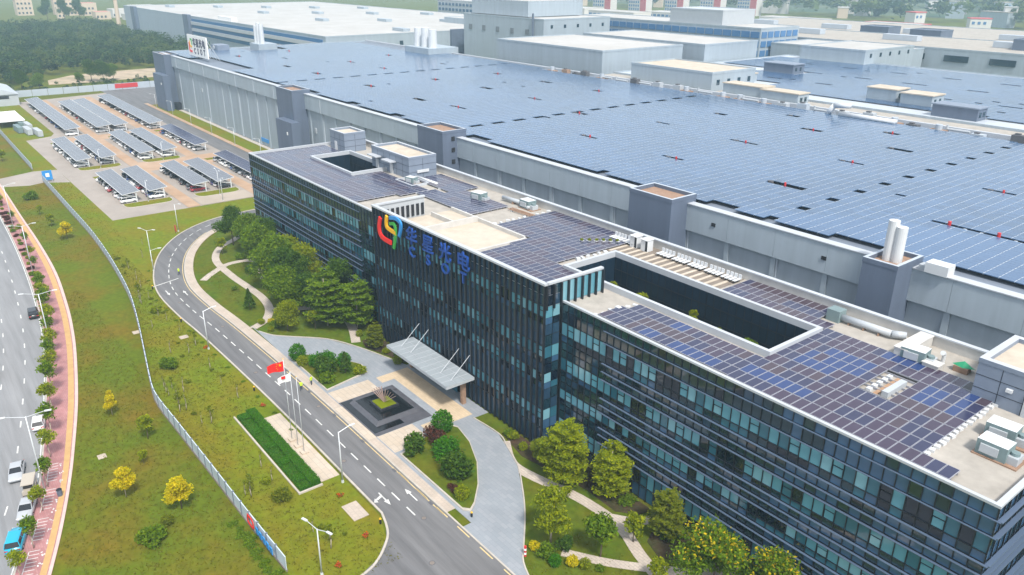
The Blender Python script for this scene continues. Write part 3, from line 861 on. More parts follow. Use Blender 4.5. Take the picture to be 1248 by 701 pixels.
# transoms inside the window bands and the long silver fins
for z in FINZ:
    big = z in (16.8, 15.6, 14.4, 11.6, 10.5, 9.4, 7.0, 5.9, 4.6)
    x0 = -64.6
    opart(MB().box(x0, XR + .30, FY - (.24 if big else .14), FY + .035, z - .035, z + .035, 'silver'), 'fin')
    opart(MB().box(XR + .002, XR + .44, FY + .036, RB - .5, z - .06, z + .06, 'silver'), 'fin')
    opart(MB().box(XL - .1, -131, FY - (.24 if big else .14), FY + .035, z - .035, z + .035, 'silver'), 'fin')
for z in (17.87, 12.47, 7.87, 2.17):
    opart(MB().box(XB + .02, XR - .12, FY + .02, FY + .12, z - .04, z + .04, 'dark_metal'), 'transom')
    opart(MB().box(XL + .02, XA - .02, FY + .02, FY + .12, z - .04, z + .04, 'dark_metal'), 'transom')
for z in (22.55, 20.87, 16.55, 14.77, 12.35, 10.87, 6.55, 4.87, 3.35):
    opart(MB().box(XA, XB, FC + .02, FC + .12, z - .05, z + .05, 'dark_metal'), 'transom')
opart(MB().box(XL - .02, XL + .2, FY + .05, RB, 0, 22.7, 'glass_spandrel'), 'end_wall')
opart(MB().box(XA - .02, XA + .1, FC + .1, FY + .2, 0, ZC - .32, 'glass_spandrel'), 'return_wall')
opart(MB().box(XR - .3, XR - .2, FY + .3, RB, 0, 22.7, 'interior'), 'end_wall')

# --- roof boxes (stair and lift heads)
def roof_box(x0, x1, y0, y1, z1, rim=.5, top='roof_beige'):
    o = opart(MB().box(x0, x1, y0, y1, ZR, z1 - .5, 'box_clad', top), 'penthouse')
    mb = MB()
    mb.box(x0 - .05, x1 + .05, y0 - .05, y0 + rim, z1 - .499, z1, 'box_clad', 'parapet'); mb.box(x0 - .05, x1 + .05, y1 - rim, y1 + .05, z1 - .499, z1, 'box_clad', 'parapet')
    mb.box(x0 - .05, x0 + rim, y0 + rim, y1 - rim, z1 - .499, z1, 'box_clad', 'parapet'); mb.box(x1 - rim, x1 + .05, y0 + rim, y1 - rim, z1 - .499, z1, 'box_clad', 'parapet')
    r = opart(mb, 'rim', par=o); r.matrix_parent_inverse = Matrix.Identity(4)
    mb = MB()
    n = max(2, int((x1 - x0) / 2.4))
    for i in range(1, n): mb.box(x0 + (x1 - x0) * i / n - .03, x0 + (x1 - x0) * i / n + .03, y0 - .02, y0 - .001, ZR, z1 - .55, 'dark_metal')
    for zz in (ZR + 1.4, ZR + 2.9): mb.box(x0, x1, y0 - .03, y0 - .021, zz - .03, zz + .03, 'dark_metal')
    mb.box(x1 + .001, x1 + .02, y0 + (y1 - y0) * .5 - .03, y0 + (y1 - y0) * .5 + .03, ZR, z1 - .55, 'dark_metal')
    for zz in (ZR + 1.4, ZR + 2.9): mb.box(x1 + .021, x1 + .03, y0, y1, zz - .03, zz + .03, 'dark_metal')
    s = opart(mb, 'joint_lines', par=o); s.matrix_parent_inverse = Matrix.Identity(4)
    return o
def sub(o, mb, name):
    q = opart(mb, name, par=o); q.matrix_parent_inverse = Matrix.Identity(4); return q
b1 = roof_box(-184.0, -176.2, 86.6, 92.4, 27.0)
sub(b1, MB().box(-181.4, -180.2, 86.45, 86.55, ZR, ZR + 2.2, 'white_metal'), 'door')
b2 = roof_box(-160.6, -144.2, 85.6, 92.6, 27.0)
sub(b2, MB().box(-158.6, -157.4, 85.44, 85.56, ZR, ZR + 2.2, 'white_metal'), 'door')
sub(b2, MB().box(-160.0, -156.0, 84.0, 85.54, 25.0, 25.25, 'parapet'), 'door_canopy')
sub(b2, MB().box(-152.2, -151.0, 85.44, 85.56, ZR, ZR + 2.2, 'white_metal'), 'door')
sub(b2, MB().box(-153.6, -149.6, 84.0, 85.54, 25.0, 25.25, 'parapet'), 'door_canopy')
sub(b2, MB().box(-144.1, -143.9, 87.5, 90.5, 23.4, 24.0, 'white_metal'), 'vent_grille')
b3 = roof_box(-27.4, -17.6, 85.2, 94.2, 27.0, .7)
sub(b3, MB().box(-22.4, -19.6, 85.05, 85.165, ZR, ZR + 2.5, 'parapet'), 'door')
sub(b3, MB().box(-21.9, -21.7, 85.0, 85.048, ZR + 1.6, ZR + 2.1, 'void').box(-21.2, -21.0, 85.0, 85.048, ZR + 1.6, ZR + 2.1, 'void'), 'window')
sub(b3, MB().box(-24.2, -23.6, 84.8, 85.165, 24.4, 24.75, 'white_metal'), 'wall_lamp')
# recessed plant deck of the centre with upstands
mb = MB()
mb.box(-119.6, -97.5, 66.0, 79.6, ZR + .002, ZR + .05, 'roof_beige')
opart(mb, 'roof_deck')
mb = MB()
mb.box(-119.4, -97.4, 79.6, 79.95, ZR, ZR + .75, 'parapet_rough'); mb.box(-97.4, -97.0, 66.2, 79.95, ZR, ZR + .5, 'parapet_rough'); mb.box(-111.0, -110.6, 66.2, 79.598, ZR, ZR + 1.1, 'parapet_rough')
mb.box(-118.5, -111.2, 74.6, 74.9, ZR, ZR + .9, 'parapet_rough')
opart(mb, 'deck_upstand')
opart(MB().box(-90.5, -63.6, 87.2, 94.4, ZR + .002, ZR + .08, 'deck_wood'), 'roof_terrace')
mb = MB()
for k in range(18): mb.box(-89.5 + k * 1.45, -89.0 + k * 1.45, 87.5, 91.8, ZR + .082, ZR + .14, 'roof_beige')
opart(mb, 'terrace_strips')
mb = MB()
mb.box(-110, -90, FY + 5.3, FY + 5.5, ZR, ZR + .02, 'parapet')
# --- entrance canopy
mat('canopy_top', (0.30, 0.335, 0.36), 0.5, 0.4, var=0.1, scale=0.6)
cnp = opart(MB().box(-107.6, -89.2, 57.9, FC - .4, 4.55, 5.05, 'grey_metal', 'canopy_top'), 'entrance_canopy')
mb = MB()
for k in range(1, 12): mb.box(-107.6 + k * 1.53 - .03, -107.6 + k * 1.53 + .03, 57.95, FC - .45, 5.052, 5.09, 'parapet')
for k in range(1, 3): mb.box(-107.5, -89.3, 57.9 + k * 1.8 - .03, 57.9 + k * 1.8 + .03, 5.092, 5.12, 'parapet')
sub(cnp, mb, 'roof_seams')
for x in (-105.6, -102.6, -93.6, -90.6): sub(cnp, MB().tube((x, 59.6, 5.0), (x - .2, FC - .1, 8.2), .045, None, 'pole'), 'stay_rod')
for x in (-106.2, -90.6): sub(cnp, MB().box(x - .3, x + .3, 61.6, 62.3, 0.1, 4.55, 'rust'), 'column')
opart(MB().box(-103, -94, FC - .5, FC - .42, 0.12, 4.2, 'glass_teal'), 'entrance_door')
for z in (FINZ[-1],): pass

# --- logo and lettering on the screen
def stroke(pts, w, m, y0=FC - .72, y1=FC - .42):
    mb = MB()
    L = smooth_line(pts, 6); A, B = offset(L, w / 2), offset(L, -w / 2)
    n = len(L)
    v = [(x, y0, z) for x, z in A] + [(x, y0, z) for x, z in B] + [(x, y1, z) for x, z in A] + [(x, y1, z) for x, z in B]
    f = []
    for i in range(n - 1):
        f += [(i, i + 1, i + 1 + n, i + n), (i, i + 2 * n, i + 1 + 2 * n, i + 1), (i + n, i + 1 + n, i + 1 + 3 * n, i + 3 * n)]
    f += [(0, n, 3 * n, 2 * n), (n - 1, 3 * n - 1, 4 * n - 1, 2 * n - 1)]
    return mb.add(v, f, m)
lg = opart(stroke([(-116.6, 24.6), (-117.2, 22.8), (-116.9, 21.5), (-115.6, 21.0), (-113.2, 20.9)], .8, 'sign_red'), 'logo_stroke')
opart(stroke([(-114.2, 25.5), (-114.5, 24.2), (-114.1, 23.4), (-111.3, 23.1)], .68, 'sign_yellow', FC - .76, FC - .46), 'logo_stroke')
opart(stroke([(-113.3, 25.4), (-111.2, 25.75), (-109.8, 25.3), (-109.8, 24.2), (-110.4, 22.8)], .62, 'sign_blue', FC - .70, FC - .40), 'logo_stroke')
opart(stroke([(-113.4, 24.3), (-112.0, 24.6), (-111.5, 23.9), (-111.7, 22.3), (-112.4, 20.1)], .52, 'sign_green', FC - .73, FC - .43), 'logo_stroke')
def text_mesh(txt, size, m, ext=.1, bold=0.0):
    cu = bpy.data.curves.new('lettering', 'FONT')
    cu.body = txt; cu.size = size; cu.extrude = ext; cu.offset = bold; cu.align_x = 'CENTER'
    cu.resolution_u = 2
    ob = bpy.data.objects.new('lettering', cu)
    col.objects.link(ob)
    bpy.context.view_layer.update()
    me = bpy.data.meshes.new_from_object(ob.evaluated_get(bpy.context.evaluated_depsgraph_get()))
    bpy.data.objects.remove(ob); bpy.data.curves.remove(cu)
    me.materials.clear(); me.materials.append(MATS[m])
    return me
for i, (zh, la) in enumerate(zip('华星光电', 'CSOT')):
    x = -106.4 + i * 4.95
    for tx, z, s_ in ((zh, 22.75, 3.1), (la, 20.35, 2.5)):
        o = link('letter', text_mesh(tx, s_, 'sign_navy', .12, .045), office, (x - OX, FC - .55 - OY, z))
        o.rotation_euler = (PI / 2, 0, 0)
        o.scale = (1.1, 1, 1)

# ================================================================== SOLAR ARRAYS ON THE OFFICE ROOF
def pv_mesh(w, l, m, fr=.045):
    mb = MB(); z = .09
    mb.box(-w / 2, w / 2, -l / 2, l / 2, -.05, z, 'pv_frame', skip='tb')
    a, b, c, d = w / 2, l / 2, w / 2 - fr, l / 2 - fr
    mb.add([(-a, -b, z), (a, -b, z), (a, b, z), (-a, b, z), (-c, -d, z), (c, -d, z), (c, d, z), (-c, d, z)], [(0, 1, 5, 4), (1, 2, 6, 5), (2, 3, 7, 6), (3, 0, 4, 7)], 'pv_frame')
    mb.add([(-c, -d, z), (c, -d, z), (c, d, z), (-c, d, z)], [(0, 1, 2, 3)], m)
    return mb.mesh('solar_panel')
PW, PL = 1.17, 2.28
PVM = {k: pv_mesh(PW - .05, PL - .06, 'pv_' + k) for k in ('indigo', 'purple', 'brown', 'blue', 'black')}
def array(label, x0, y0, nx, ny, weights, keep=None, tint=None, z=ZR + .32):
    o = thing('solar_array', label, 'solar array', (x0, y0, ZR), 0, 'solar arrays on the office roof')
    rail = MB()
    q = random.Random(hash(label) % 1000 if False else len(label) * 7 + nx)
    for j in range(ny):
        run = []
        last = 'indigo'
        for i in range(nx):
            cx, cy = x0 + (i + .5) * PW, y0 + (j + .5) * PL
            if keep and not keep(cx, cy): continue
            if q.random() < .55: k = last
            else: k = q.choices(['indigo', 'purple', 'brown', 'blue'], weights)[0]
            last = k
            if tint: k = tint(cx, cy) or k
            p = link('solar_panel', PVM[k], o, (cx - x0, cy - y0, z - ZR))
            p.rotation_euler = (q.uniform(-.006, .006), q.uniform(-.006, .006), 0)
            run.append(cx)
        if run:
            for dy in (.45, 1.8): rail.box(min(run) - PW / 2 - x0, max(run) + PW / 2 - x0, j * PL + dy, j * PL + dy + .06, .02, .26, 'pv_frame')
    rail.build('mounting_rail', o)
    return o
def inr(x, y, r): return r[0] < x < r[1] and r[2] < y < r[3]
array('large array of purple and blue panels behind the right end of the front parapet', -46.2, 67.5, 21, 9, (5, 5, 2, 1),
      keep=lambda x, y: not inr(x, y, (-35.2, -31.7, 76.6, 83.4)) and (y < 69.8 or x < -25.2) and (y < 85.7 or x < -26.4) and (y < 74.4 or x > -47),
      tint=lambda x, y: 'black' if (y > 85.6 and x > -28.6) else 'blue' if inr(x, y, (-28, -20, 80, 85.6)) and (int(x * 7) % 3) or inr(x, y, (-44, -38.5, 76, 83.2)) and (int(x * 5 + y) % 5 > 1) else None)
array('three-row solar array between the front parapet and the planted roof court', -67.2, 67.7, 18, 3, (6, 4, 1, .5), keep=lambda x, y: y < 72.2 or x > -66.2)
array('narrow solar array between the roof court and the rear parapet', -62.6, 87.6, 14, 3, (3, 6, 2, 0), keep=lambda x, y: x < -49 or y < 89.8)
array('square solar array on the roof right behind the blue lettering screen corner', -96.3, 67.0, 15, 4, (6, 4, 0, 0), keep=lambda x, y: x > -96.3 + (y - 67) * -.2)
array('large purple solar array on the centre roof running to the rear parapet', -106.4, 76.2, 18, 8, (5, 6, 0, 0), keep=lambda x, y: y > 79.9 or x > -96.8)
array('small solar array behind the beige plant deck of the centre roof', -133.0, 80.4, 16, 4, (6, 4, 0, 0), keep=lambda x, y: x > -130 or y < 86)
array('dull grey-violet array along the front edge of the left wing roof', -186.2, 67.6, 44, 4, (5, 5, 0, 0))
array('dull violet array right of the dark square opening on the left wing roof', -153.2, 76.8, 20, 3, (5, 5, 0, 0), keep=lambda x, y: x < -133.5)
array('small array squeezed behind the flat-topped stair head on the left wing', -143.0, 86.2, 12, 3, (5, 5, 0, 0))
array('small dull array left of the dark square opening on the left wing roof', -186.2, 76.8, 9, 4, (5, 5, 0, 0))

# ================================================================== THINGS STANDING ON THE OFFICE ROOF
def hvac(label, x, y, rz=0, big=True, name='air_handling_unit'):
    o = thing(name, label, 'air conditioner', (x, y, ZR), rz, 'roof air handling units')
    MB().box(-2.0, 2.0, -1.2, 1.2, 0, .15, 'rust').build('base_frame', o)
    MB().box(-1.8, .9, -1.0, 1.0, .152, 1.7, 'teal_unit', 'white_metal').build('housing', o)
    MB().box(-1.4, .2, -1.18, -1.002, .5, 1.35, 'grey_metal').build('louvre', o)
    MB().box(.902, 1.8, -.7, .7, .152, .95, 'grey_metal').build('blower', o)
    MB().tube((1.3, 0, .952), (1.3, 0, 1.25), .4, .4, 'teal_unit', 12).build('fan', o)
    return o
hvac('pale teal air handling unit at the right end of the roof near the corner', -20.6, 75.4)
hvac('beige-topped air handling unit behind the corner unit on the right roof', -21.4, 79.2, .06)
hvac('grey roof unit left of the right-hand penthouse, beside the low wall', -34.9, 88.9, .1)
hvac('teal unit in the gap near the rear parapet behind the centre block', -121.5, 88.2, .2)
hvac('white unit by the rear parapet at the left end of the large centre array', -111.5, 92.4)
hvac('small unit inside the white curb in front of the left stair head', -141.2, 84.6, .3).scale = (.8, .8, .8)
o = thing('air_duct', 'long silver air duct lying along the rear parapet above the right wing', 'duct', (-46.5, 92.0, ZR))
MB().tube((0, 0, .7), (6.5, .3, .7), .45, .45, 'grey_metal', 12).build('duct', o, True)
MB().tube((6.5, .3, .7), (7.9, 1.2, .7), .45, .45, 'grey_metal', 12).build('elbow', o, True)
MB().box(-1.8, -.02, -.8, .9, 0, 1.6, 'teal_unit').build('fan_box', o)
for k in range(3): MB().box(1 + k * 2, 1.15 + k * 2, -.3, .5, 0, .3, 'rust').build('support', o)
o = thing('dividing_wall', 'low sloping concrete wall crossing the roof towards the rear parapet', 'wall', (-37.4, 87.8, ZR))
MB().box(0, 1.5, 0, 6.6, 0, 1.3, 'parapet_rough').build('wall', o); MB().box(-.1, 1.6, -.1, 6.6, 1.302, 1.42, 'parapet_rough').build('coping', o)
o = thing('tarpaulin_pile', 'green tarpaulin thrown over boxes beside the right-hand penthouse', 'tarpaulin', (-30.6, 90.6, ZR))
MB().box(-.8, .8, -.7, .3, 0, .7, 'rust').build('box', o)
mb = MB(); rr = random.Random(5)
pts = [(-1.1, -.4, .75), (.2, -.7, .7), (1.2, -.3, .78), (1.1, .8, .3), (0, 1.1, .35), (-1.0, .8, .3), (0, .1, 1.25)]
mb.add(pts, [(0, 1, 6), (1, 2, 6), (2, 3, 6), (3, 4, 6), (4, 5, 6), (5, 0, 6)], 'green_plastic').build('tarpaulin', o)
o = thing('metal_crate', 'small grey crate on the roof between the wall and the penthouse', 'crate', (-33.0, 88.3, ZR))
MB().box(-.9, .9, -.7, .7, 0, .8, 'parapet_rough').build('crate', o); MB().box(-1, 1, -.8, .8, .802, .9, 'parapet_rough').build('lid', o)
tag(MB().tube((-33.0, 91.0, ZR), (-33.0, 91.0, ZR + 1.1), .22, .22, 'white_metal', 10).tube((-33.0, 91.0, ZR + 1.1), (-33.0, 90.5, ZR + 1.4), .22, .3, 'white_metal', 10).build('vent_pipe'),
    'short white vent pipe standing near the green tarpaulin', 'pipe')
o = thing('cable_ladder', 'wooden boards and pipes lying in the gap of the right-hand array', 'boards', (-33.6, 77.2, ZR))
MB().box(-.6, -.2, 0, 5.5, .02, .2, 'wood').build('board', o); MB().box(.2, .9, .4, 4.6, .02, .7, 'grey_metal').build('pipe_casing', o)
for k in range(5): MB().box(-1.5, -1.0, .3 + k * 1.1, .9 + k * 1.1, .02, .35, 'white_metal').build('ballast_block', o)
me = MB().box(-.28, .28, -.28, .28, 0, .3, 'white_metal').mesh('ballast_block')
o = thing('ballast_row', 'row of small white ballast blocks along the right edge of the large array', 'blocks', (-25.0, 70.4, ZR))
for k in range(16): link('ballast_block', me, o, (RND.uniform(-.1, .1), k * 1.0, 0), RND.uniform(-.3, .3))
def block_row(label, x0, y0, x1, y1, n):
    o = thing('ballast_row', label, 'blocks', (x0, y0, ZR))
    for k in range(n):
        t = k / (n - 1)
        link('ballast_block', me, o, ((x1 - x0) * t + RND.uniform(-.15, .15), (y1 - y0) * t + RND.uniform(-.15, .15), 0), RND.uniform(-.4, .4), (RND.uniform(.6, 1.5), RND.uniform(.6, 1.2), RND.uniform(.6, 1.6)))
block_row('row of small blocks along the back of the beige plant deck', -118.5, 80.25, -98, 80.25, 15)
block_row('row of small blocks at the left edge of the large centre array', -107.2, 81, -107.2, 93.5, 10)
block_row('row of small blocks between stair head and small array', -133.4, 80.6, -133.4, 92.5, 9)
block_row('row of small blocks in front of the terrace planters', -84.8, 80.2, -84.8, 86.4, 6)
block_row('line of loose blocks left of the three-row array', -67.7, 67.6, -66.8, 74.4, 6)
o = thing('skylight', 'white-curbed skylight with a small unit in the clearing of the left wing roof', 'skylight', (-141.5, 84.6, ZR))
MB().box(-3.4, 3.4, -2.2, -1.9, 0, .5, 'parapet').build('curb', o); MB().box(-3.4, 3.4, 1.9, 2.2, 0, .5, 'parapet').build('curb', o); MB().box(-3.4, -3.1, -1.9, 1.9, 0, .5, 'parapet').build('curb', o); MB().box(3.1, 3.4, -1.9, 1.9, 0, .5, 'parapet').build('curb', o)
MB().tube((-3.0, 2.6, .5), (5.5, 2.8, .5), .3, .3, 'white_metal', 10).build('pipe', o, True)
o = thing('air_duct', 'bent silver duct by the rear parapet behind the beige deck', 'duct', (-119, 91.8, ZR))
MB().tube((0, 0, .7), (7, .6, .7), .4, .4, 'grey_metal', 12).build('duct', o, True); MB().tube((7, .6, .7), (8.4, -.4, .5), .4, .4, 'grey_metal', 12).build('elbow', o, True); MB().box(3, 3.3, -.2, .9, 0, .4, 'rust').build('support', o)
o = thing('pipe_rack', 'low rack of rusty pipes between the centre arrays', 'pipes', (-113, 88.4, ZR))
for k in range(3): MB().tube((0, k * .5, .35), (6.4, k * .5 + .3, .35), .12, .12, 'rust', 8).build('pipe', o)
MB().box(1, 1.2, -.2, 1.4, 0, .25, 'grey_metal').build('support', o); MB().box(5, 5.2, -.1, 1.5, 0, .25, 'grey_metal').build('support', o)
# terrace lounge chairs in four groups
def lounger_set(i, x, y):
    o = thing('terrace_furniture', 'white slatted furniture set on the roof terrace, %s from the left' % nth(i), 'furniture', (x, y, ZR + .16), 0, 'furniture sets on the roof terrace')
    for k in range(4):
        MB().box(k * .72, k * .72 + .5, 0, 1.7, .32, .4, 'white_metal').build('seat', o)
        MB().box(k * .72, k * .72 + .5, 1.5, 1.62, .402, 1.0, 'white_metal').build('backrest', o)
        MB().box(k * .72 + .2, k * .72 + .3, .1, 1.4, 0, .318, 'dark_metal').build('leg', o)
for i, x in enumerate((-89.2, -86.2, -78.6, -75.4, -72.2, -69.0, -65.9)): lounger_set(i, x, 91.6)
for i, x in enumerate((-83.6, -81.2)):
    o = thing('terrace_booth', ('left' if i == 0 else 'right') + ' of two white booths with dark doors on the roof terrace', 'booth', (x, 92.2, ZR + .1))
    MB().box(-.7, .7, -.6, .8, 0, 1.9, 'white_metal').build('cabin', o); MB().box(.3, .74, -.64, -.602, .1, 1.8, 'void').build('door', o); MB().box(-.8, .8, -.75, .9, 1.902, 2.0, 'white_metal').build('roof', o)
o = thing('planter_row', 'row of small white planters with greenery at the left end of the roof terrace', 'planters', (-90.6, 86.6, ZR))

# ================================================================== FACTORY
FX0, FX1, FFY, FRY, FH = -426.0, 24.0, 112.0, 228.0, 25.0
fac = thing('factory_hall', 'huge pale factory hall with solar roof behind the glass office block', 'factory', (-200, FFY, 0))
def fpart(mb, name, par=None, smooth=False):
    o = mb.build(name, None, smooth)
    o.parent = par or fac
    o.matrix_parent_inverse = Matrix.Translation((200, -FFY, 0)) if par is None else Matrix.Identity(4)
    return o
fpart(MB().box(FX0 + .6, FX1, FFY + 1.0, FRY, 0, FH - .45, 'fac_joint', 'hall_deck'), 'hall_body')
TOW = [(-422, -404, 108.5, 115.5, 25.6, 1), (-268.2, -255.0, 107.4, 114, 26.4, 1), (-175.8, -164.0, 107.4, 114.6, 27.0, 0), (-99.6, -89.2, 107.2, 114.0, 26.5, 0), (-52.6, -47.4, 107.0, 114.4, 26.3, 0), (-6, 3, 107, 114, 26.4, 0)]
# wall panels, one object per bay
xs = -404.0; k = 0
pm = {}
edges = []
x = FX0 + .4
while x < FX1 - .1:
    w = min(9.6, FX1 - x); edges.append((x, x + w)); x += w
for (a, b) in edges:
    key = round(b - a, 2)
    if key not in pm:
        pm[key] = (MB().box(.06, b - a - .06, 0, .5, 0.3, 19.95, 'fac_lower').mesh('wall_panel'), MB().box(.02, b - a - .02, 0, 1.3, 20.0, FH - .04, 'fac_upper').mesh('upper_panel'))
    link('wall_panel', pm[key][0], fac, (a + 200, .45, 0))
    link('upper_panel', pm[key][1], fac, (a + 200, -.25, 0))
mb = MB()
for i, (a, b) in enumerate(edges[10:]): mb.box(a - .45, a + .45, FFY + .12, FFY + .44, 0, 19.9, 'fac_upper')
fpart(mb, 'pilasters')
fpart(MB().box(FX0 + .4, FX1, FFY - .4, FFY + 1.4, FH - .03, FH + .12, 'parapet'), 'coping')
fpart(MB().box(FX0, FX0 + .58, FFY, FRY, 0, FH + .2, 'fac_upper'), 'end_wall')
fpart(MB().box(FX0 + .6, FX1, FRY - 1.2, FRY, FH - .44, FH + .5, 'parapet'), 'rear_parapet')
for i, (x0, x1, y0, y1, z1, low) in enumerate(TOW):
    t = fpart(MB().box(x0, x1, y0, y1, 0, z1 - .7, 'fac_tower', 'rust'), 'stair_tower')
    mb = MB(); r = .45
    mb.box(x0 - .06, x1 + .06, y0 - .06, y0 + r, z1 - .699, z1, 'fac_tower', 'fac_tower_pale'); mb.box(x0 - .06, x1 + .06, y1 - r, y1 + .06, z1 - .699, z1, 'fac_tower', 'fac_tower_pale')
    mb.box(x0 - .06, x0 + r, y0 + r, y1 - r, z1 - .699, z1, 'fac_tower', 'fac_tower_pale'); mb.box(x1 - r, x1 + .06, y0 + r, y1 - r, z1 - .699, z1, 'fac_tower', 'fac_tower_pale')
    fpart(mb, 'rim', t)
    if low:
        fpart(MB().box(x0 + (x1 - x0) * .35, x1 + 4.5, y0 - 3, y0 - .02, 0, 16.5, 'fac_tower'), 'lower_block', t)
        fpart(MB().box(x1 + .1, x1 + .9, y0 - 3.12, y0 - 3.01, 12, 13, 'banner_white'), 'vent_grille', t)
    if i == 2:
        for zz in (18.5, 21.5, 24.3): fpart(MB().box(x1 + .07, x1 + .14, 110, 111, zz, zz + 1.1, 'void'), 'window', t)
for i in range(1, len(edges), 2): fpart(MB().box(edges[i][0] - .12, edges[i][0] + .12, FFY - .40, FFY - .26, 20.1, FH - .1, 'fac_tower_pale').box(edges[i][0] + .6, edges[i][0] + .8, FFY + .2, FFY + .44, .2, 19.9, 'fac_tower_pale') if i < 20 else MB().box(edges[i][0] + .6, edges[i][0] + .8, FFY + .2, FFY + .44, .2, 19.9, 'fac_tower_pale'), 'downpipe')
# details low on the left wall
fpart(MB().box(-404, -400, 110.2, FFY + .9, 0, 3.4, 'void'), 'gate')
for x in (-330.5, -366, -250): fpart(MB().box(x, x + 1.2, FFY + .2, FFY + .44, 12.5, 14.2, 'grey_metal'), 'vent_grille')
fpart(MB().box(-300, -293, FFY + .2, FFY + .44, 1.6, 3.0, 'sign_blue'), 'wall_sign')
for x in (-83.4, -61.6): fpart(MB().box(x, x + .8, FFY - .4, FFY - .26, 22.2, 22.8, 'void'), 'vent_grille')
# white stacks on the right-hand tower
for x, z in ((-50.75, 31.6), (-49.45, 30.9)):
    fpart(MB().tube((x, 110.6, 25.6), (x, 110.6, z), .78, .78, 'white_metal', 18), 'stack', None, False)
fpart(MB().box(-45.6, -42.4, 111.2, 113.4, FH + .12, FH + 1.6, 'white_metal'), 'duct_box')
fpart(MB().box(-46.6, -45.62, 111.6, 113, FH + .12, FH + .9, 'grey_metal'), 'duct_box')

# ---- solar field on the hall: panels 2.0 x 1.0
GX, GY = 2.06, 1.06
X0s, Y0s = -421.0, 114.6
nx, ny = int((20 - X0s) / GX), int((225.5 - Y0s) / GY)
VENTS = [(-86, 137, 8), (-88.3, 166, 6), (-88.5, 188, 6), (-116, 165, 7), (-114.3, 137.2, 6), (-145, 168, 6), (-144, 138.7, 6), (-200.6, 137.2, 7), (-221, 136, 6), (-256.6, 138, 6), (-258, 166.3, 5),
         (-227.5, 168.4, 6), (-200, 167, 6), (-171, 160, 5), (-145, 193, 5), (-115, 193, 5), (-200, 196, 5), (-228, 196, 5), (-258, 196, 5), (-300, 138, 6), (-330, 138, 6), (-300, 168, 6), (-330, 168, 6),
         (-360, 150, 6), (-380, 136, 6), (-390, 165, 5), (-300, 198, 5), (-345, 196, 5), (-57, 166, 6), (-57, 190, 6), (-30, 166, 6), (-100, 206, 5), (-130, 208, 5)]
ii, jj = np.meshgrid(np.arange(nx), np.arange(ny), indexing='ij')
cx = X0s + (ii + .5) * GX; cy = Y0s + (jj + .5) * GY
ok = np.ones_like(cx, bool)
for (vx, vy, L) in VENTS: ok &= ~((np.abs(cx - vx) < L / 2) & (np.abs(cy - vy) < .8))
for gx, per, on in ((-173.4, 7, 4), (-284.0, 7, 4), (-73.0, 9, 2)):
    ok &= ~((np.abs(cx - gx) < 1.05) & ((jj % per) < on))
ok &= ~((cx > -56) & (cx < -42) & (np.abs(cy - 136.4) < .9)) & ~((cx > -42) & (np.abs(cy - 136.4) < .9) & (cx < -30))
for (a, b, d) in ((-262, -252, 2.5), (-230, -224, 1.7), (-203, -197, 1.7), (-163, -155, 2.5), (-116, -114, 1.7), (-88, -81, 2.6), (-62, -52.7, 2.6), (-47, 22, 2.2), (-385, -330, 9.5)):
    ok &= ~((cx > a) & (cx < b) & (cy < 114.6 + d))
ok &= ~((cx < -350) & (cy > 215)) & ~((cx > -425) & (cx < -402) & (cy > 150) & (cy < 170)) & ~((cx > -376) & (cx < -340) & (cy > 214))
ok &= ~((cy > 221) & (cx > -262))
ok &= np.random.default_rng(4).random(cx.shape) > .0006
cx, cy = cx[ok], cy[ok]
rng = np.random.default_rng(5)
n = len(cx)
dist = cx ** 2 + cy ** 2
order = np.argsort(dist)
field = thing('solar_array', 'vast blue solar field covering the whole factory hall roof', 'solar array', (-200, 170, FH), 0)
near = order[(cx[order] < -34)][:300]
near_set = np.zeros(n, bool); near_set[near] = True
w, l, zt = .955, .515, .34
def pboxes(cx, cy, tx, ty):
    c = np.stack([cx, cy, np.zeros_like(cx)], 1)
    B = np.zeros((len(cx), 8, 3))
    for q, (sx, sy) in enumerate(((-1, -1), (1, -1), (1, 1), (-1, 1))):
        zz = zt + sx * w * tx + sy * l * ty
        B[:, q] = np.stack([cx + sx * w, cy + sy * l, zz - .12], 1)
        B[:, q + 4] = np.stack([cx + sx * w, cy + sy * l, zz], 1)
    return B
far = ~near_set
tx, ty = rng.normal(0, .0035, n), rng.normal(0, .0035, n)
B = pboxes(cx[far] + 200, cy[far] - 170, tx[far], ty[far])
stuff(link('panel_rows', boxes_mesh('panel_rows', B, ['pv_field']), field))
mat('pv_rail', (0.36, 0.42, 0.50), 0.4, 0.5)
SB = np.zeros((n, 8, 3))
for q, (sx, sy) in enumerate(((-1, -1), (1, -1), (1, 1), (-1, 1))):
    SB[:, q] = np.stack([cx + 200 - GX / 2 + sx * .06, cy - 170 + sy * .44, np.full(n, .145)], 1)
    SB[:, q + 4] = SB[:, q] + np.array([0, 0, .2])
stuff(link('panel_clamps', boxes_mesh('panel_clamps', SB, ['pv_rail']), field))
pm1 = boxes_mesh('solar_panel', pboxes(np.zeros(1), np.zeros(1), np.zeros(1), np.zeros(1)), ['pv_field'])
for i in near:
    o = link('solar_panel', pm1, field, (cx[i] + 200, cy[i] - 170, 0))
    o.rotation_euler = (ty[i], -tx[i], 0)
mat('void_curb', (0.10, 0.10, 0.11), 0.8)
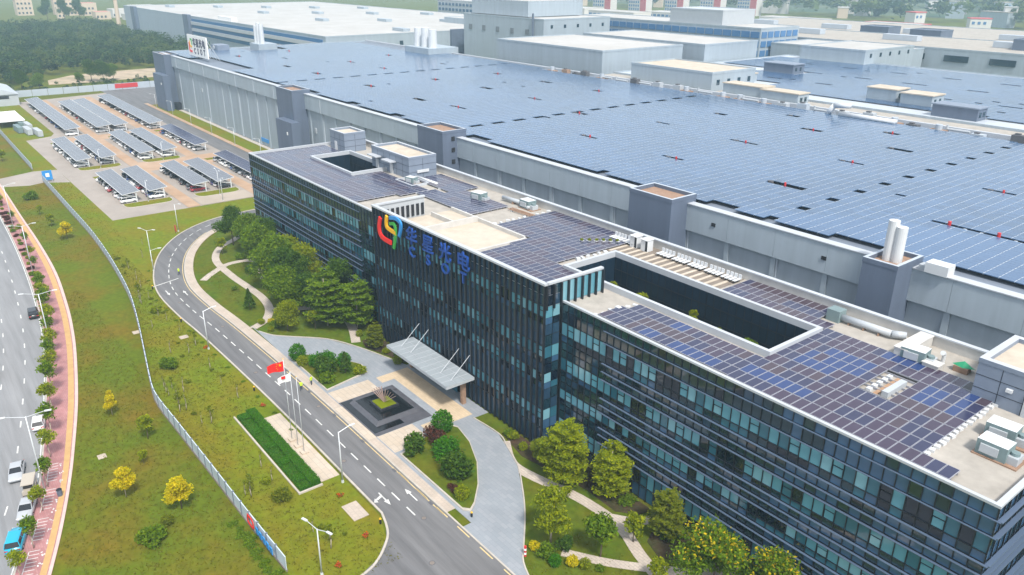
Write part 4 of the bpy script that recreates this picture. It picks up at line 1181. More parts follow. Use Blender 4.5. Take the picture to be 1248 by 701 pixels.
for i, (vx, vy, L) in enumerate(VENTS):
    band = lambda y_: 0 if y_ < 145 else 1 if y_ < 180 else 2
    rank = sorted([v[0] for v in VENTS if band(v[1]) == band(vy)], reverse=True).index(vx)
    o = thing('roof_hatch', 'dark roof hatch in the %s row of the factory roof, %s from the right' % (['front', 'middle', 'back'][band(vy)], nth(rank)), 'roof hatch', (vx, vy, FH - .45), 0, 'roof hatches in the factory solar field')
    MB().box(-L / 2 + .2, L / 2 - .2, -.6, .6, 0, .35, 'void').build('opening', o)
    MB().box(-L / 2 + .4, -L / 2 + 1.4, -.4, .4, .352, .9, 'void_curb').build('cover', o)
    if i % 3 != 2: MB().tube((.3, 0, .35), (.3, 0, 1.25), .22, .22, 'red', 10).build('red_valve', o)
for i in range(6):
    x = -53.5 + i * 2.6
    tag(MB().tube((x, 136.4, FH - .4), (x, 136.4, FH + (.2 if i % 3 else .9)), .28, .28, 'red' if i % 3 == 0 else 'fac_tower_pale', 10).build('roof_pipe'),
        'stub pipe in the long dark gap of the factory roof, %s from the left' % nth(i), 'pipe', 'pipes in the long roof gap')
# roof of hall: sign board over the left front corner
sg = thing('roof_sign', 'white billboard with logo, four characters and four letters on the factory corner', 'sign', (-381.6, 117.8, FH))
MB().box(-13.2, 13.2, 0, .5, 1.0, 10.2, 'banner_white').build('board', sg)
mb = MB()
for k in range(7):
    mb.bar((-12 + k * 4, .6, 9), (-12 + k * 4, 5.5, 0), .25, .25, 'grey_metal'); mb.bar((-12 + k * 4, .7, 0), (-12 + k * 4, .7, 10), .25, .25, 'grey_metal')
mb.build('brace_frame', sg)
def flat_stroke(pts, w, m):
    q = stroke([(x, z) for x, z in pts], w, m, -.14, -.02); return q
for pts, w_, m_ in (([(-10.9, 6.8), (-11.0, 3.2), (-7.6, 2.9)], 1.0, 'sign_red'), ([(-9.7, 7.6), (-9.6, 5.2), (-7.4, 5.0)], .9, 'sign_yellow'), ([(-9.0, 8.2), (-7.0, 8.0), (-7.0, 5.8)], .8, 'sign_green')):
    flat_stroke(pts, w_, m_).build('logo_stroke', sg)
for i, (zh, la) in enumerate(zip('华星光电', 'CSOT')):
    for tx_, z, s_ in ((zh, 5.6, 3.9), (la, 2.2, 3.5)):
        o = link('letter', text_mesh(tx_, s_, 'sign_ink', .04, .12), sg, (-3.6 + i * 4.3, -.08, z)); o.rotation_euler = (PI / 2, 0, 0)
# stacks group standing on the hall
def stacks(label, x, y, hs, base):
    o = thing('exhaust_stacks', label, 'stacks', (x, y, FH - .4))
    MB().box(-base, base, -base * .8, base * .8, 0, 3.4, 'fac_upper').build('plinth', o)
    for i, hh in enumerate(hs): MB().tube((-base * .6 + i * base * .6, -base * .3, 3.4), (-base * .6 + i * base * .6, -base * .3, hh), base * .2, base * .18, 'white_metal', 14).build('stack', o)
stacks('white exhaust stacks at the far left end of the factory roof', -410, 160, (12, 13.5, 13), 6)
stacks('three white stacks on a grey plant deck at the back of the factory roof', -347, 222, (12, 12.5, 12), 11)
o = thing('plant_block', 'grey equipment block on the left end of the factory roof behind the billboard', 'plant', (-417, 140, FH - .4))
MB().box(-5, 5, -3, 3, 0, 3.2, 'box_clad').build('housing', o); MB().tube((0, -3.02, 1.8), (0, -3.4, 1.8), 1.1, 1.1, 'grey_metal', 14).build('fan', o)
# clutter along the rear parapet of the hall
rq = random.Random(21)
for i in range(34):
    x = -255 + i * 6.6 + rq.uniform(-2, 2)
    if x > -15: break
    kind = rq.choice(['box', 'box', 'pipe', 'tank'])
    o = thing('roof_equipment', 'roof equipment piece %s from the left along the rear edge of the factory roof' % nth(i), 'equipment', (x, 223.5 + rq.uniform(-1, 1), FH - .4), 0, 'equipment row at the back of the factory roof')
    if kind == 'box':
        h_ = rq.uniform(.8, 2.2); MB().box(-1.6, 1.6, -1.0, 1.0, 0, h_, rq.choice(['grey_metal', 'rust', 'fac_tower_pale', 'void_curb'])).build('casing', o); MB().box(-1.0, .2, -.5, .5, h_, h_ + .4, 'void_curb').build('fan', o)
    elif kind == 'pipe':
        MB().tube((-3, 0, .8), (3, 0, .8), .35, .35, 'grey_metal', 8).build('pipe', o); MB().tube((-3, 0, 0), (-3, 0, 1.9), .3, .3, 'grey_metal', 8).build('riser', o)
    else:
        MB().box(-2.2, 2.2, -1.2, 1.2, 0, .5, 'rust').build('base', o); MB().tube((0, 0, .5), (0, 0, 1.9), .9, .9, 'fac_tower_pale', 12).build('tank', o)
o = thing('roof_pipeline', 'long white pipe with a bent end along the rear edge of the roof', 'pipe', (-123, 219.8, FH - .4))
MB().tube((0, 0, 1.2), (17, 0, 1.2), .7, .7, 'white_metal', 12).build('pipe', o, True); MB().tube((-4, 0, .3), (-2, 0, 3.4), .8, .8, 'white_metal', 12).build('riser', o, True); MB().tube((-2, 0, 3.4), (3, 0, 3.8), .8, .7, 'white_metal', 12).build('elbow', o, True)

# ================================================================== BUILDINGS BEHIND
mat('band_glass', (0.06, 0.17, 0.36), 0.1, 0.6)
def hall(name, label, x0, x1, y0, y1, h, wall='fac_upper', roof='roof_white', front=None, dots=0, dotz=None, extra=None):
    o = thing(name, label, 'building', ((x0 + x1) / 2, y0, 0))
    ox, oy = (x0 + x1) / 2, y0
    def P(mb, nm):
        q = mb.build(nm); q.parent = o; q.matrix_parent_inverse = Matrix.Translation((-ox, -oy, 0)); return q
    P(MB().box(x0, x1, y0, y1, 0, h - .5, wall), 'wall')
    P(MB().box(x0 + .4, x1 - .4, y0 + .4, y1 - .4, h - .498, h - .1, roof), 'roof')
    mb = MB()
    mb.box(x0 - .1, x1 + .1, y0 - .1, y0 + .39, h - .497, h + .3, wall); mb.box(x0 - .1, x1 + .1, y1 - .39, y1 + .1, h - .497, h + .3, wall)
    mb.box(x0 - .1, x0 + .39, y0 + .4, y1 - .4, h - .497, h + .3, wall); mb.box(x1 - .39, x1 + .1, y0 + .4, y1 - .4, h - .497, h + .3, wall)
    P(mb, 'parapet')
    for k in range(dots):                              # small square windows on the end wall facing +X
        yy = y0 + (y1 - y0) * (k + .6) / (dots + .2)
        for z in (dotz or [h - 3.6]): P(MB().box(x1 + .01, x1 + .12, yy - .8, yy + .8, z - .9, z + .9, 'glass_spandrel'), 'window')
    return o, P
hall('white_hall', 'white flat-roofed hall nearer of the pair behind the solar field', -314.6, -242.3, 239, 289.5, 33)
hall('white_hall', 'white flat-roofed hall farther of the pair, in front of the glazed block', -318, -237, 298.5, 338, 33)
hall('plant_house', 'low cream plant house with four square windows behind the solar field', -218, -179, 231, 256, 31, 'fac_upper', 'roof_beige', dots=4, dotz=[27.6])
o, P = hall('glazed_factory', 'white factory with blue window bands at the upper left', -905, -446, 212, 420, 26.4)
for (z0, z1, xe) in ((22.6, 24.6, -450), (17.6, 19.9, -448), (12.6, 15.0, -470)):
    P(MB().box(-690, xe, 211.5, 211.98, z0, z1, 'band_glass'), 'window_band')
for (z0, z1) in ((20.2, 22.4), (15.2, 17.4)): P(MB().box(-690, -447, 210.6, 211.98, z0, z1, 'parapet'), 'sill_band')
for x0_ in (-705, -868): P(MB().box(x0_, x0_ + 13, 209, 211.99, 0, 27.5, 'fac_tower'), 'stair_tower')
P(MB().box(-640, -610, 216, 220, 26.3, 29, 'banner_white'), 'roof_box'); P(MB().box(-445.99, -444, 300, 322, 0, 27.4, 'fac_tower'), 'stair_tower')
for y in (228, 244, 262, 284, 340): P(MB().box(-445.99, -445.7, y, y + 2.4, 19, 22, 'glass_spandrel'), 'window')
for k in range(14):
    x_, y_ = -860 + k * 30, 240 + (k * 37) % 150
    P(MB().box(x_, x_ + 14, y_, y_ + 5, 26.3, 28.2, 'fac_upper'), 'roof_box')
o, P = hall('white_block', 'tall white block with a row of small windows in the centre background', -430, -352, 300, 352, 38, dots=5, dotz=[34, 28])
P(MB().box(-428, -372, 305, 348, 38.31, 47, 'fac_upper', 'roof_white'), 'upper_storey'); P(MB().tube((-360, 298.8, 26), (-360, 298.8, 41), .6, .6, 'fac_tower', 8), 'flue'); 
for k in range(5): P(MB().box(-424 + k * 14, -421 + k * 14, 299.7, 299.95, 29, 32, 'fac_joint'), 'vent_grille')
o, P = hall('link_hall', 'pale hall joining the blue-banded factory to the tall white block', -520, -432, 345, 400, 30)
for k in range(6): P(MB().box(-431.99, -431.7, 350 + k * 8, 353 + k * 8, 24, 27, 'glass_spandrel'), 'window')
o, P = hall('office_slab', 'hazy office block with blue glazing behind the long white roof', -720, -560, 470, 500, 34, 'grey_metal')
for k in range(26):
    for z in (19, 24, 29): P(MB().box(-718 + k * 6.1, -714 + k * 6.1, 469.7, 469.98, z, z + 2.6, 'glass_blue'), 'window')
# three-storey glazed building
o, P = hall('glazed_block', 'long three-storey block with blue ribbon windows behind the white halls', -420, -268, 384, 420, 35)
for s_ in range(3):
    for k in range(24):
        P(MB().box(-419 + k * 6.3, -413.6 + k * 6.3, 383.6, 383.98, 20.2 + s_ * 4.9, 23.4 + s_ * 4.9, 'band_glass'), 'window')
for s_ in range(3):
    for k in range(6): P(MB().box(-267.98, -267.7, 385 + k * 5.8, 389.6 + k * 5.8, 20.2 + s_ * 4.9, 23.4 + s_ * 4.9, 'band_glass'), 'window')
hall('grey_tower', 'plain grey box on top of the three-storey glazed block', -335, -296, 386, 416, 43, 'grey_metal', 'roof_metal')
hall('pale_hall', 'long pale low hall to the right of the glazed block', -266, -200, 392, 430, 27.5)
# second solar factory at the right
o, P = hall('factory_hall', 'second solar-roofed factory hall at the upper right', -236, 70, 240, 364, 25, 'fac_upper', 'roof_metal')
nx2, ny2 = 121, 58
ii, jj = np.meshgrid(np.arange(nx2), np.arange(ny2), indexing='ij')
cx2 = -231 + ii * 2.4; cy2 = 252 + jj * 1.86
ok2 = (rng.random(cx2.shape) > .006) & ~((np.abs(cx2 + 118) < 12) & (np.abs(cy2 - 262) < 3)) & ~((jj % 15 == 14) & (ii % 9 < 3)) & ~((np.abs(cx2 + 101) < 6) & (np.abs(cy2 - 250) < 5)) & ~((cx2 < -174) & (cy2 < 268)) & ~((cx2 < -187) & (cy2 > 294) & (cy2 < 306)) & ~((cx2 < -189) & (cy2 > 351))
cx2, cy2 = cx2[ok2], cy2[ok2]
w, l = 1.16, .88
f2 = thing('solar_array', 'distant pale blue solar field on the second factory hall', 'solar array', (-60, 300, 25))
stuff(link('panel_rows', boxes_mesh('panel_rows', pboxes(cx2 + 60, cy2 - 300, rng.normal(0, .003, len(cx2)), rng.normal(0, .003, len(cx2))), ['pv_field']), f2))
for i, (x, y, w_, d_, h_, lab) in enumerate(((-131, 262, 5, 4, 4.0, 'left cream plant cabin in the second solar field'), (-119, 261, 5, 4, 3.6, 'right cream plant cabin in the second solar field'),
        (-101.5, 247.5, 6.5, 3, 3.4, 'dark slate plant box at the front of the second solar field'), (-190, 262, 5, 4, 3.0, 'grey plant cabin beside the cream plant house'),
        (-196, 300, 7, 4, 3.6, 'dark plant box at the left edge of the second solar field'), (-165, 233, 8, 3.2, 3.4, 'cream box on the strip between the two halls, left one'), (-150, 232, 7, 3.0, 3.0, 'cream box on the strip between the two halls, right one'))):
    o = thing('plant_cabin', lab, 'cabin', (x, y, 24.9 if y > 240 else 0), 0, 'plant cabins around the second hall')
    z0_ = 0 if y > 240 else 0
    hh = h_ if y > 240 else 25 + h_
    MB().box(-w_, w_, -d_, d_, 0, hh, 'fac_tower' if 'dark' in lab else 'fac_upper').build('wall', o); MB().box(-w_ - .3, w_ + .3, -d_ - .3, d_ + .3, hh + .002, hh + .35, 'box_clad' if 'dark' in lab else 'roof_beige').build('roof', o)
    for k in range(2): MB().box(w_ + .01, w_ + .1, -d_ * .6 + k * d_ * .8, -d_ * .6 + 1.2 + k * d_ * .8, hh - 2.4, hh - 1.0, 'glass_spandrel').build('window', o)
struct(MB().box(-236, 24, 228.05, 239.85, 0, 24.6, 'fac_joint', 'roof_concrete').build('service_strip'))
mb_far = [('long_shed', 'long pale shed with a strip of dark windows beyond the second solar field', -330, 40, 432, 505, 28),
          ('long_shed', 'farthest pale shed along the right horizon', -420, 0, 515, 640, 26)]
for nm, lb, a_, b_, c_, d_, h_ in mb_far:
    o, P = hall(nm, lb, a_, b_, c_, d_, h_, 'fac_upper', 'roof_concrete')
    for k in range(14): P(MB().box(a_ + 8 + k * 22, a_ + 20 + k * 22, c_ - .4, c_ - .02, h_ - 6, h_ - 3, 'glass_spandrel'), 'window')
    for k in range(5): P(MB().box(a_ + 30 + k * 60, a_ + 50 + k * 60, c_ + 30, c_ + 36, h_, h_ + 3, 'fac_tower_pale'), 'roof_box')
hall('white_hall', 'white box with a row of five dot windows at the upper right', -224, -191, 355, 400, 31, dots=5, dotz=[28.6])
for i, (x, y) in enumerate(((-275, 516), (-240, 512))):
    hall('dark_shed', ('left' if i == 0 else 'right') + ' of two dark slate sheds near the right horizon', x - 9, x + 10, y, y + 16, 31, 'fac_tower', 'fac_tower')
hall('dark_shed', 'dark grey block cut by the right edge of the picture', -168, -140, 455, 480, 33, 'fac_tower', 'fac_tower')
# residential blocks with red fields
mat('res_white', (0.62, 0.60, 0.58), 0.7); mat('res_red', (0.55, 0.10, 0.11), 0.7); mat('res_beige', (0.60, 0.48, 0.36), 0.7)
for i, (x, y, w_) in enumerate(((-915, 895, 38), (-876, 932, 36), (-838, 972, 36), (-800, 1010, 38), (-762, 1048, 34))):
    o, P = hall('apartment_block', 'white and red apartment block on the horizon, %s from the left' % nth(i), x - w_ / 2, x + w_ / 2, y, y + 14, 47, 'res_white')
    o['group'] = 'apartment blocks on the horizon'
    P(MB().box(x + w_ * .18, x + w_ * .5 + .1, y - .3, y - .02, 0, 46, 'res_red'), 'red_field')
    for k in range(5):
        for z in range(8): P(MB().box(x - w_ * .46 + k * w_ * .125, x - w_ * .46 + k * w_ * .125 + 2.6, y - .3, y - .02, 6 + z * 5, 9 + z * 5, 'band_glass'), 'window')
# town at the upper left
for i, (x, y, w_, h_, c_) in enumerate(((-1370, 178, 16, 62, 'res_white'), (-1300, 168, 24, 26, 'res_red'), (-1290, 212, 17, 72, 'res_beige'), (-1265, 221, 18, 34, 'res_beige'), (-1255, 236, 26, 16, 'res_red'),
                                      (-1200, 200, 10, 14, 'res_beige'), (-1160, 235, 22, 9, 'res_red'), (-1195, 262, 30, 10, 'res_white'), (-1120, 262, 30, 7, 'res_white'), (-1085, 280, 34, 9, 'glass_blue'),
                                      (-1040, 250, 30, 8, 'res_white'), (-1010, 262, 24, 7, 'res_red'), (-980, 242, 26, 8, 'res_white'), (-1150, 290, 26, 13, 'res_white'), (-1240, 300, 40, 12, 'res_white'))):
    lab = ['tall white tower block cut by the left edge of the picture', 'red-roofed low house beside the leftmost tower', 'tall beige tower block above the wood', 'beige stepped block right of the tall beige tower',
           'red-roofed block below the beige tower', 'small orange-beige house among the tall dark trees', 'low red-roofed row beyond the wood', 'white shed right of the red-roofed block', 'long white shed beyond the wood',
           'blue-roofed shed beyond the wood', 'white shed beside the mast', 'low red-brown building at the foot of the mast', 'white shed at the right end of the wood', 'white workshop far beyond the wood', 'wide white building far beyond the beige tower'][i]
    o, P = hall('town_building', lab, x - w_ / 2, x + w_ / 2, y, y + w_ * .8, h_, c_ if c_ != 'res_red' else 'res_beige', c_ if c_ in ('res_red', 'glass_blue') else 'roof_white')
    for k in range(max(2, int(w_ / 6))):
        for z in range(max(1, int(h_ / 6))): P(MB().box(x + w_ / 2 + .11, x + w_ / 2 + .3, y + 1 + k * 4.5, y + 3.2 + k * 4.5, 2 + z * 6, 4.6 + z * 6, 'glass_spandrel'), 'window')
o = thing('mast', 'pinkish telecom mast with a wide round head above the wood', 'mast', (-905, 205, 0))
MB().tube((0, 0, 0), (0, 0, 46), 2.2, 1.6, 'res_beige', 12).build('shaft', o); MB().tube((0, 0, 42), (0, 0, 47), 5, 12, 'res_beige', 20).tube((0, 0, 47), (0, 0, 50), 12, 12, 'res_white', 20).build('head', o)
# scattered houses on the hills
rq = random.Random(8)
cols_ = ['res_white', 'res_white', 'res_beige', 'fac_upper']
spots = []
for i in range(125):
    d_ = rq.uniform(1080, 2400); an = math.radians(rq.uniform(100, 146))
    x, y = d_ * cos(an), d_ * sin(an)
    if y < 900 or (x < -660 and y < 1120 and x > -990): continue
    spots.append((an, x, y))
for i, (an, x, y) in enumerate(sorted(spots, reverse=True)[:98]):
    w_, h_ = rq.uniform(12, 40), rq.uniform(6, 22)
    wc, rc_ = rq.choice(cols_), rq.choice(['roof_white', 'res_red', 'roof_concrete', 'roof_white', 'roof_white'])
    o = thing('far_house', '%s house on the far hillside, %s from the left' % ({'res_white': 'white', 'res_beige': 'beige', 'res_red': 'red', 'fac_upper': 'grey'}[wc], nth(i)) if i < 99 else 'last pale house at the right of the far hillside', 'house', (x, y, 0), rq.uniform(0, 3), 'houses on the far hillside')
    zt_ = 9 + h_ * .7
    MB().box(-w_ / 2, w_ / 2, -7, 7, -6, zt_, wc).build('wall', o); MB().box(-w_ / 2 - .5, w_ / 2 + .5, -7.5, 7.5, zt_ + .02, zt_ + 1, rc_).build('roof', o)
    for k in range(max(2, int(w_ / 7))): MB().box(-w_ / 2 + 2 + k * 6, -w_ / 2 + 5 + k * 6, -7.3, -7.02, zt_ - 6, zt_ - 3, 'band_glass').build('window', o)
# low works sheds between the halls and the hills
for i, (x, y, w_, d_, h_, lab) in enumerate(((-600, 700, 90, 30, 20, 'long white works building left of the hills'), (-500, 760, 70, 26, 18, 'white works building second from the left under the hills'), (-420, 820, 60, 24, 15, 'red-banded low works building under the hills'),
        (-330, 700, 80, 30, 14, 'low white shed behind the two dark slate sheds'), (-230, 760, 90, 30, 16, 'low white shed near the right horizon'), (-700, 620, 80, 30, 24, 'white works building behind the apartment blocks'), (-560, 560, 60, 24, 27, 'pale works tower block behind the glazed block'))):
    o, P = hall('works_building', lab, x - w_ / 2, x + w_ / 2, y, y + d_, h_, 'res_red' if 'red' in lab else 'res_white')
    for k in range(int(w_ / 6)):
        for z in range(max(1, int(h_ / 6))): P(MB().box(x - w_ / 2 + 1 + k * 6, x - w_ / 2 + 5 + k * 6, y - .4, y - .12, h_ - 4.6 - z * 5, h_ - 2.2 - z * 5, 'band_glass'), 'window')
# sheds and containers at the far left of the car park
o = thing('shed', 'grey gabled shed at the left edge beyond the car park', 'shed', (-478, 46.5, 0))
MB().box(-22, 17, -7, 6, 0, 5.5, 'grey_metal').build('wall', o)
mb = MB(); mb.add([(-22.5, -7.5, 5.4), (17.5, -7.5, 5.4), (17.5, -.5, 8), (-22.5, -.5, 8), (17.5, 6.5, 5.4), (-22.5, 6.5, 5.4)], [(0, 1, 2, 3), (3, 2, 4, 5), (1, 4, 2), (0, 3, 5)], 'roof_metal').build('roof', o)
MB().box(17.01, 17.1, -5, 2, 3.4, 4.8, 'void').build('window', o)
o = thing('canopy_tent', 'white-roofed open shelter at the left edge of the lawn', 'shelter', (-409, 41, 0))
MB().box(-14, 14, -5, 4.5, 2.7, 3.1, 'banner_white').build('roof', o)
for x in (-13, 0, 13):
    for y in (-4.5, 4): MB().box(x - .1, x + .1, y - .1, y + .1, 0, 2.7, 'dark_metal').build('post', o)
for i, (x, y, c_) in enumerate(((-397, 43.4, 'teal_unit'), (-385, 41.2, 'teal_unit'), (-390, 45.4, 'grey_metal'), (-378, 43.6, 'grey_metal'), (-372, 46.4, 'grey_metal'))):
    o = thing('storage_container', ['teal container nearest the white shelter', 'teal container at the near end of the storage yard', 'grey container behind the teal ones', 'grey container at the right of the storage yard', 'last grey container before the car park'][i], 'container', (x, y, 0), .05)
    MB().box(-5, 5, -.9, .9, .15, 2.4, c_).build('body', o); MB().box(-5.1, 5.1, -1, 1, 0, .148, 'dark_metal').build('skid', o)
    for k in range(8): MB().box(-4.6 + k * 1.2, -4.4 + k * 1.2, -.96, -.902, .2, 2.3, c_).build('rib', o)
# boundary wall at the back of the car park
o = thing('boundary_wall', 'pale blue boundary wall behind the car park with a red banner', 'wall', (-489, 95, 0))
for k in range(11): MB().box(-.2, .2, -40 + k * 7.4, -40 + k * 7.4 + 7.2, 0, 3.4, 'fac_tower_pale').build('wall_panel', o)
MB().box(.21, .3, 8, 20, .8, 3.2, 'red').build('banner', o)

# ================================================================== VEGETATION
def leaf_quads(rng, C, size, up=.35, asp=.55, curl=0.0):
    """C: (n,3) centres -> (n,4,3) leaf quads with random orientation"""
    n = len(C)
    nrm = rng.normal(size=(n, 3)); nrm[:, 2] += up * 2
    nrm /= np.linalg.norm(nrm, axis=1)[:, None]
    a = np.cross(nrm, rng.normal(size=(n, 3))); a /= np.linalg.norm(a, axis=1)[:, None]
    b = np.cross(nrm, a)
    s = size * rng.uniform(.5, 1.5, n)[:, None]
    a = a * s; b = b * s * asp
    return np.stack([C - a, C + b * .9 - a * .1, C + a, C - b], 1)
def crown_points(rng, n, lobes, shell=.55):
    """points in a set of ellipsoid lobes (cx,cy,cz,rx,ry,rz)"""
    L = np.array(lobes, float)
    vol = L[:, 3] * L[:, 4] * L[:, 5]
    k = rng.choice(len(L), n, p=vol / vol.sum())
    d = rng.normal(size=(n, 3)); d /= np.linalg.norm(d, axis=1)[:, None]
    r = shell + (1 - shell) * rng.random(n) ** .6
    r *= rng.uniform(.74, 1.2, n)
    return L[k, :3] + d * r[:, None] * L[k, 3:6]
def trunk_mb(rng, h, r, lobes, m='bark', limbs=5):
    mb = MB()
    p = Vector((0, 0, -.1)); top = Vector((rng.uniform(-.15, .15) * h * .1, rng.uniform(-.15, .15) * h * .1, h))
    mid = p.lerp(top, .5) + Vector((rng.uniform(-.1, .1), rng.uniform(-.1, .1), 0))
    mb.tube(p, mid, r, r * .75, m, 7); mb.tube(mid, top, r * .75, r * .35, m, 7)
    for q in range(min(limbs, len(lobes))):
        c = Vector(lobes[q][:3]); s = p.lerp(top, min(.9, max(.35, (c.z * .75) / max(h, .1)))) 
        mb.tube(s, s.lerp(c, .85), r * .4, r * .12, m, 5)
    return mb
TREES = {}
def broad(key, seed, H, W, leaf, n, size, clear=.28, nl=9, trunk='bark', extra=None):
    rng = np.random.default_rng(seed)
    lobes = []
    for q in range(nl):
        t = rng.random(); ang = q * 2.4 + rng.uniform(-.4, .4)
        z = H * (clear + .12 + (1 - clear - .26) * t)
        wr = W * .5 * (1 - .55 * abs(t - .35) / .65)
        rad = wr * rng.uniform(.25, .75)
        s = W * rng.uniform(.17, .29)
        lobes.append((rad * cos(ang), rad * sin(ang), z, s, s, s * rng.uniform(.6, .85)))
    lobes.append((0, 0, H * .82, W * .22, W * .22, H * .14))
    C = crown_points(rng, n, lobes)
    V = leaf_quads(rng, C, size)
    mats = [leaf]; mi = np.zeros(n, int)
    if extra:
        mats.append(extra[0]); sel = (rng.random(n) < extra[1]) & (C[:, 2] > H * .55); mi[sel] = 1
    TREES[key] = (trunk_mb(rng, H * .72, max(.07, H * .016), lobes, trunk).mesh('trunk', True), quads_mesh('crown', V, mats, mi), H)
def tiered(key, seed, H, W, leaf, n, size):
    rng = np.random.default_rng(seed)
    lobes = []; nt_ = 9
    for q in range(nt_):
        t = q / (nt_ - 1); z = H * (.2 + .76 * t)
        wr = W * .5 * (sin(PI * min(1, .22 + .78 * (1 - t) ** .8)) * .35 + (1 - t) ** .75 * .75 + .08)
        for b in range(6 if t < .8 else 3):
            an = b * 2 * PI / 6 + q * .7 + rng.uniform(-.3, .3); rr = wr * rng.uniform(.45, .8)
            lobes.append((rr * cos(an), rr * sin(an), z - rr * .06 + rng.uniform(-.1, .1), wr * .46, wr * .46, H * .013))
    C = crown_points(rng, n, lobes, .25)
    TREES[key] = (trunk_mb(rng, H * .8, H * .014, lobes[::5], 'bark_pale', 8).mesh('trunk', True), quads_mesh('crown', leaf_quads(rng, C, size, 1.6), [leaf]), H)
def cone(key, seed, H, W, leaf, n, size):
    rng = np.random.default_rng(seed)
    t = rng.random(n) ** .7; an = rng.random(n) * 2 * PI
    r = W * .5 * (1 - t) * rng.uniform(.6, 1.05, n) + .05
    C = np.stack([r * np.cos(an), r * np.sin(an), .12 * H + t * .88 * H], 1)
    TREES[key] = (MB().tube((0, 0, -.1), (0, 0, H * .6), .08, .04, 'bark', 6).mesh('trunk', True), quads_mesh('crown', leaf_quads(rng, C, size, .2), [leaf]), H)
def bush(key, seed, H, W, leaf, n, size, nl=6, extra=None, round_=False):
    rng = np.random.default_rng(seed)
    if round_: lobes = [(0, 0, H * .5, W * .5, W * .5, H * .52)]
    else:
        lobes = [(rng.uniform(-.28, .28) * W, rng.uniform(-.28, .28) * W, H * rng.uniform(.35, .6), W * rng.uniform(.2, .32), W * rng.uniform(.2, .32), H * rng.uniform(.3, .42)) for _ in range(nl)]
    C = crown_points(rng, n, lobes, .8 if round_ else .6); C[:, 2] = np.maximum(C[:, 2], .03)
    mats = [leaf]; mi = np.zeros(n, int)
    if extra: mats.append(extra[0]); mi[rng.random(n) < extra[1]] = 1
    st = MB()
    for q in range(4): st.tube((0, 0, -.05), (rng.uniform(-.2, .2) * W, rng.uniform(-.2, .2) * W, H * .6), .04, .015, 'bark', 5)
    TREES[key] = (st.mesh('stems'), quads_mesh('foliage', leaf_quads(rng, C, size, .4), mats, mi), H)
broad('garden_a', 1, 10.5, 8.6, 'leaf_mid', 8500, .22, .2, 13); broad('garden_b', 2, 11.5, 8.0, 'leaf_dark', 8500, .21, .2, nl=14); broad('garden_c', 3, 9.0, 7.2, 'leaf_fresh', 6500, .2, .2, 12)
broad('loose', 4, 9.0, 5.4, 'leaf_fresh', 1900, .24, .22, 12, 'bark_pale'); broad('loose_mid', 5, 6.5, 4.8, 'leaf_mid', 1700, .25, .2, 10)
broad('street', 6, 7.4, 3.8, 'leaf_mid', 800, .24, .45, 9, 'bark_pale'); broad('street_b', 7, 6.8, 4.2, 'leaf_fresh', 900, .22, .42, 10, 'bark_pale')
broad('yellow', 8, 5.6, 3.6, 'leaf_yellow', 2600, .19, .26, 9, 'bark_pale'); broad('yellow_b', 9, 6.2, 4.4, 'leaf_yellow', 3400, .2, .15, 12)
broad('blossom', 10, 7.2, 7.6, 'leaf_mid', 6000, .19, .2, 13, 'bark', ('petals_yellow', .16)); broad('sapling', 12, 3.4, 1.4, 'leaf_olive', 150, .14, .4, 6, 'bark_pale')
broad('sapling_bare', 13, 3.0, .9, 'leaf_olive', 45, .1, .5, 5, 'bark_pale'); broad('small', 14, 4.0, 2.7, 'leaf_fresh', 700, .22, .25, 7)
tiered('tier_a', 21, 10.6, 7.4, 'leaf_fresh', 8500, .2); tiered('tier_b', 22, 8.4, 6.4, 'leaf_fresh', 7500, .18); tiered('tier_c', 23, 7.6, 5.2, 'leaf_olive', 6000, .17); tiered('tier_d', 24, 9.5, 7.0, 'leaf_mid', 7500, .2)
cone('cone', 31, 4.0, 2.3, 'leaf_dark', 1500, .17)
bush('bush_mid', 41, 1.6, 2.4, 'leaf_mid', 900, .15); bush('bush_dark', 42, 2.6, 3.0, 'leaf_dark', 1500, .17, 8); bush('bush_fresh', 43, 1.5, 2.2, 'leaf_fresh', 900, .15); bush('bush_red', 44, 1.3, 3.0, 'leaf_red', 1100, .15, 8)
bush('ball_fresh', 45, 1.5, 1.6, 'leaf_fresh', 900, .11, round_=True); bush('ball_yellow', 46, 1.3, 1.5, 'leaf_yellow', 900, .11, round_=True); bush('ball_dark', 47, 2.4, 2.3, 'leaf_hedge', 1500, .14, round_=True)
bush('ground_cover', 48, .55, 2.6, 'leaf_mid', 700, .13, 9); bush('flowers', 49, .45, 1.0, 'petals_red', 260, .1, 4, ('leaf_mid', .25)); bush('tuft_dark', 50, .5, 1.1, 'leaf_olive', 220, .12, 4)
bush('dome_hedge', 51, 2.6, 4.4, 'leaf_hedge', 2600, .16, 9)
bush('wild', 52, 3.0, 5.0, 'leaf_olive', 1600, .24, 9); bush('wild_green', 53, 3.0, 4.4, 'leaf_mid', 1800, .24, 8)
def plant(key, label, x, y, s=1.0, z=0.0, rz=None, name=None, cat='tree', group=None, sz=None):
    a, b, H = TREES[key]
    o = thing(name or 'tree', label, cat, (x, y, z), RND.uniform(0, 6.28) if rz is None else rz, group, (s, s, sz or s))
    link(a.name.split('.')[0], a, o); link(b.name.split('.')[0], b, o)
    return o
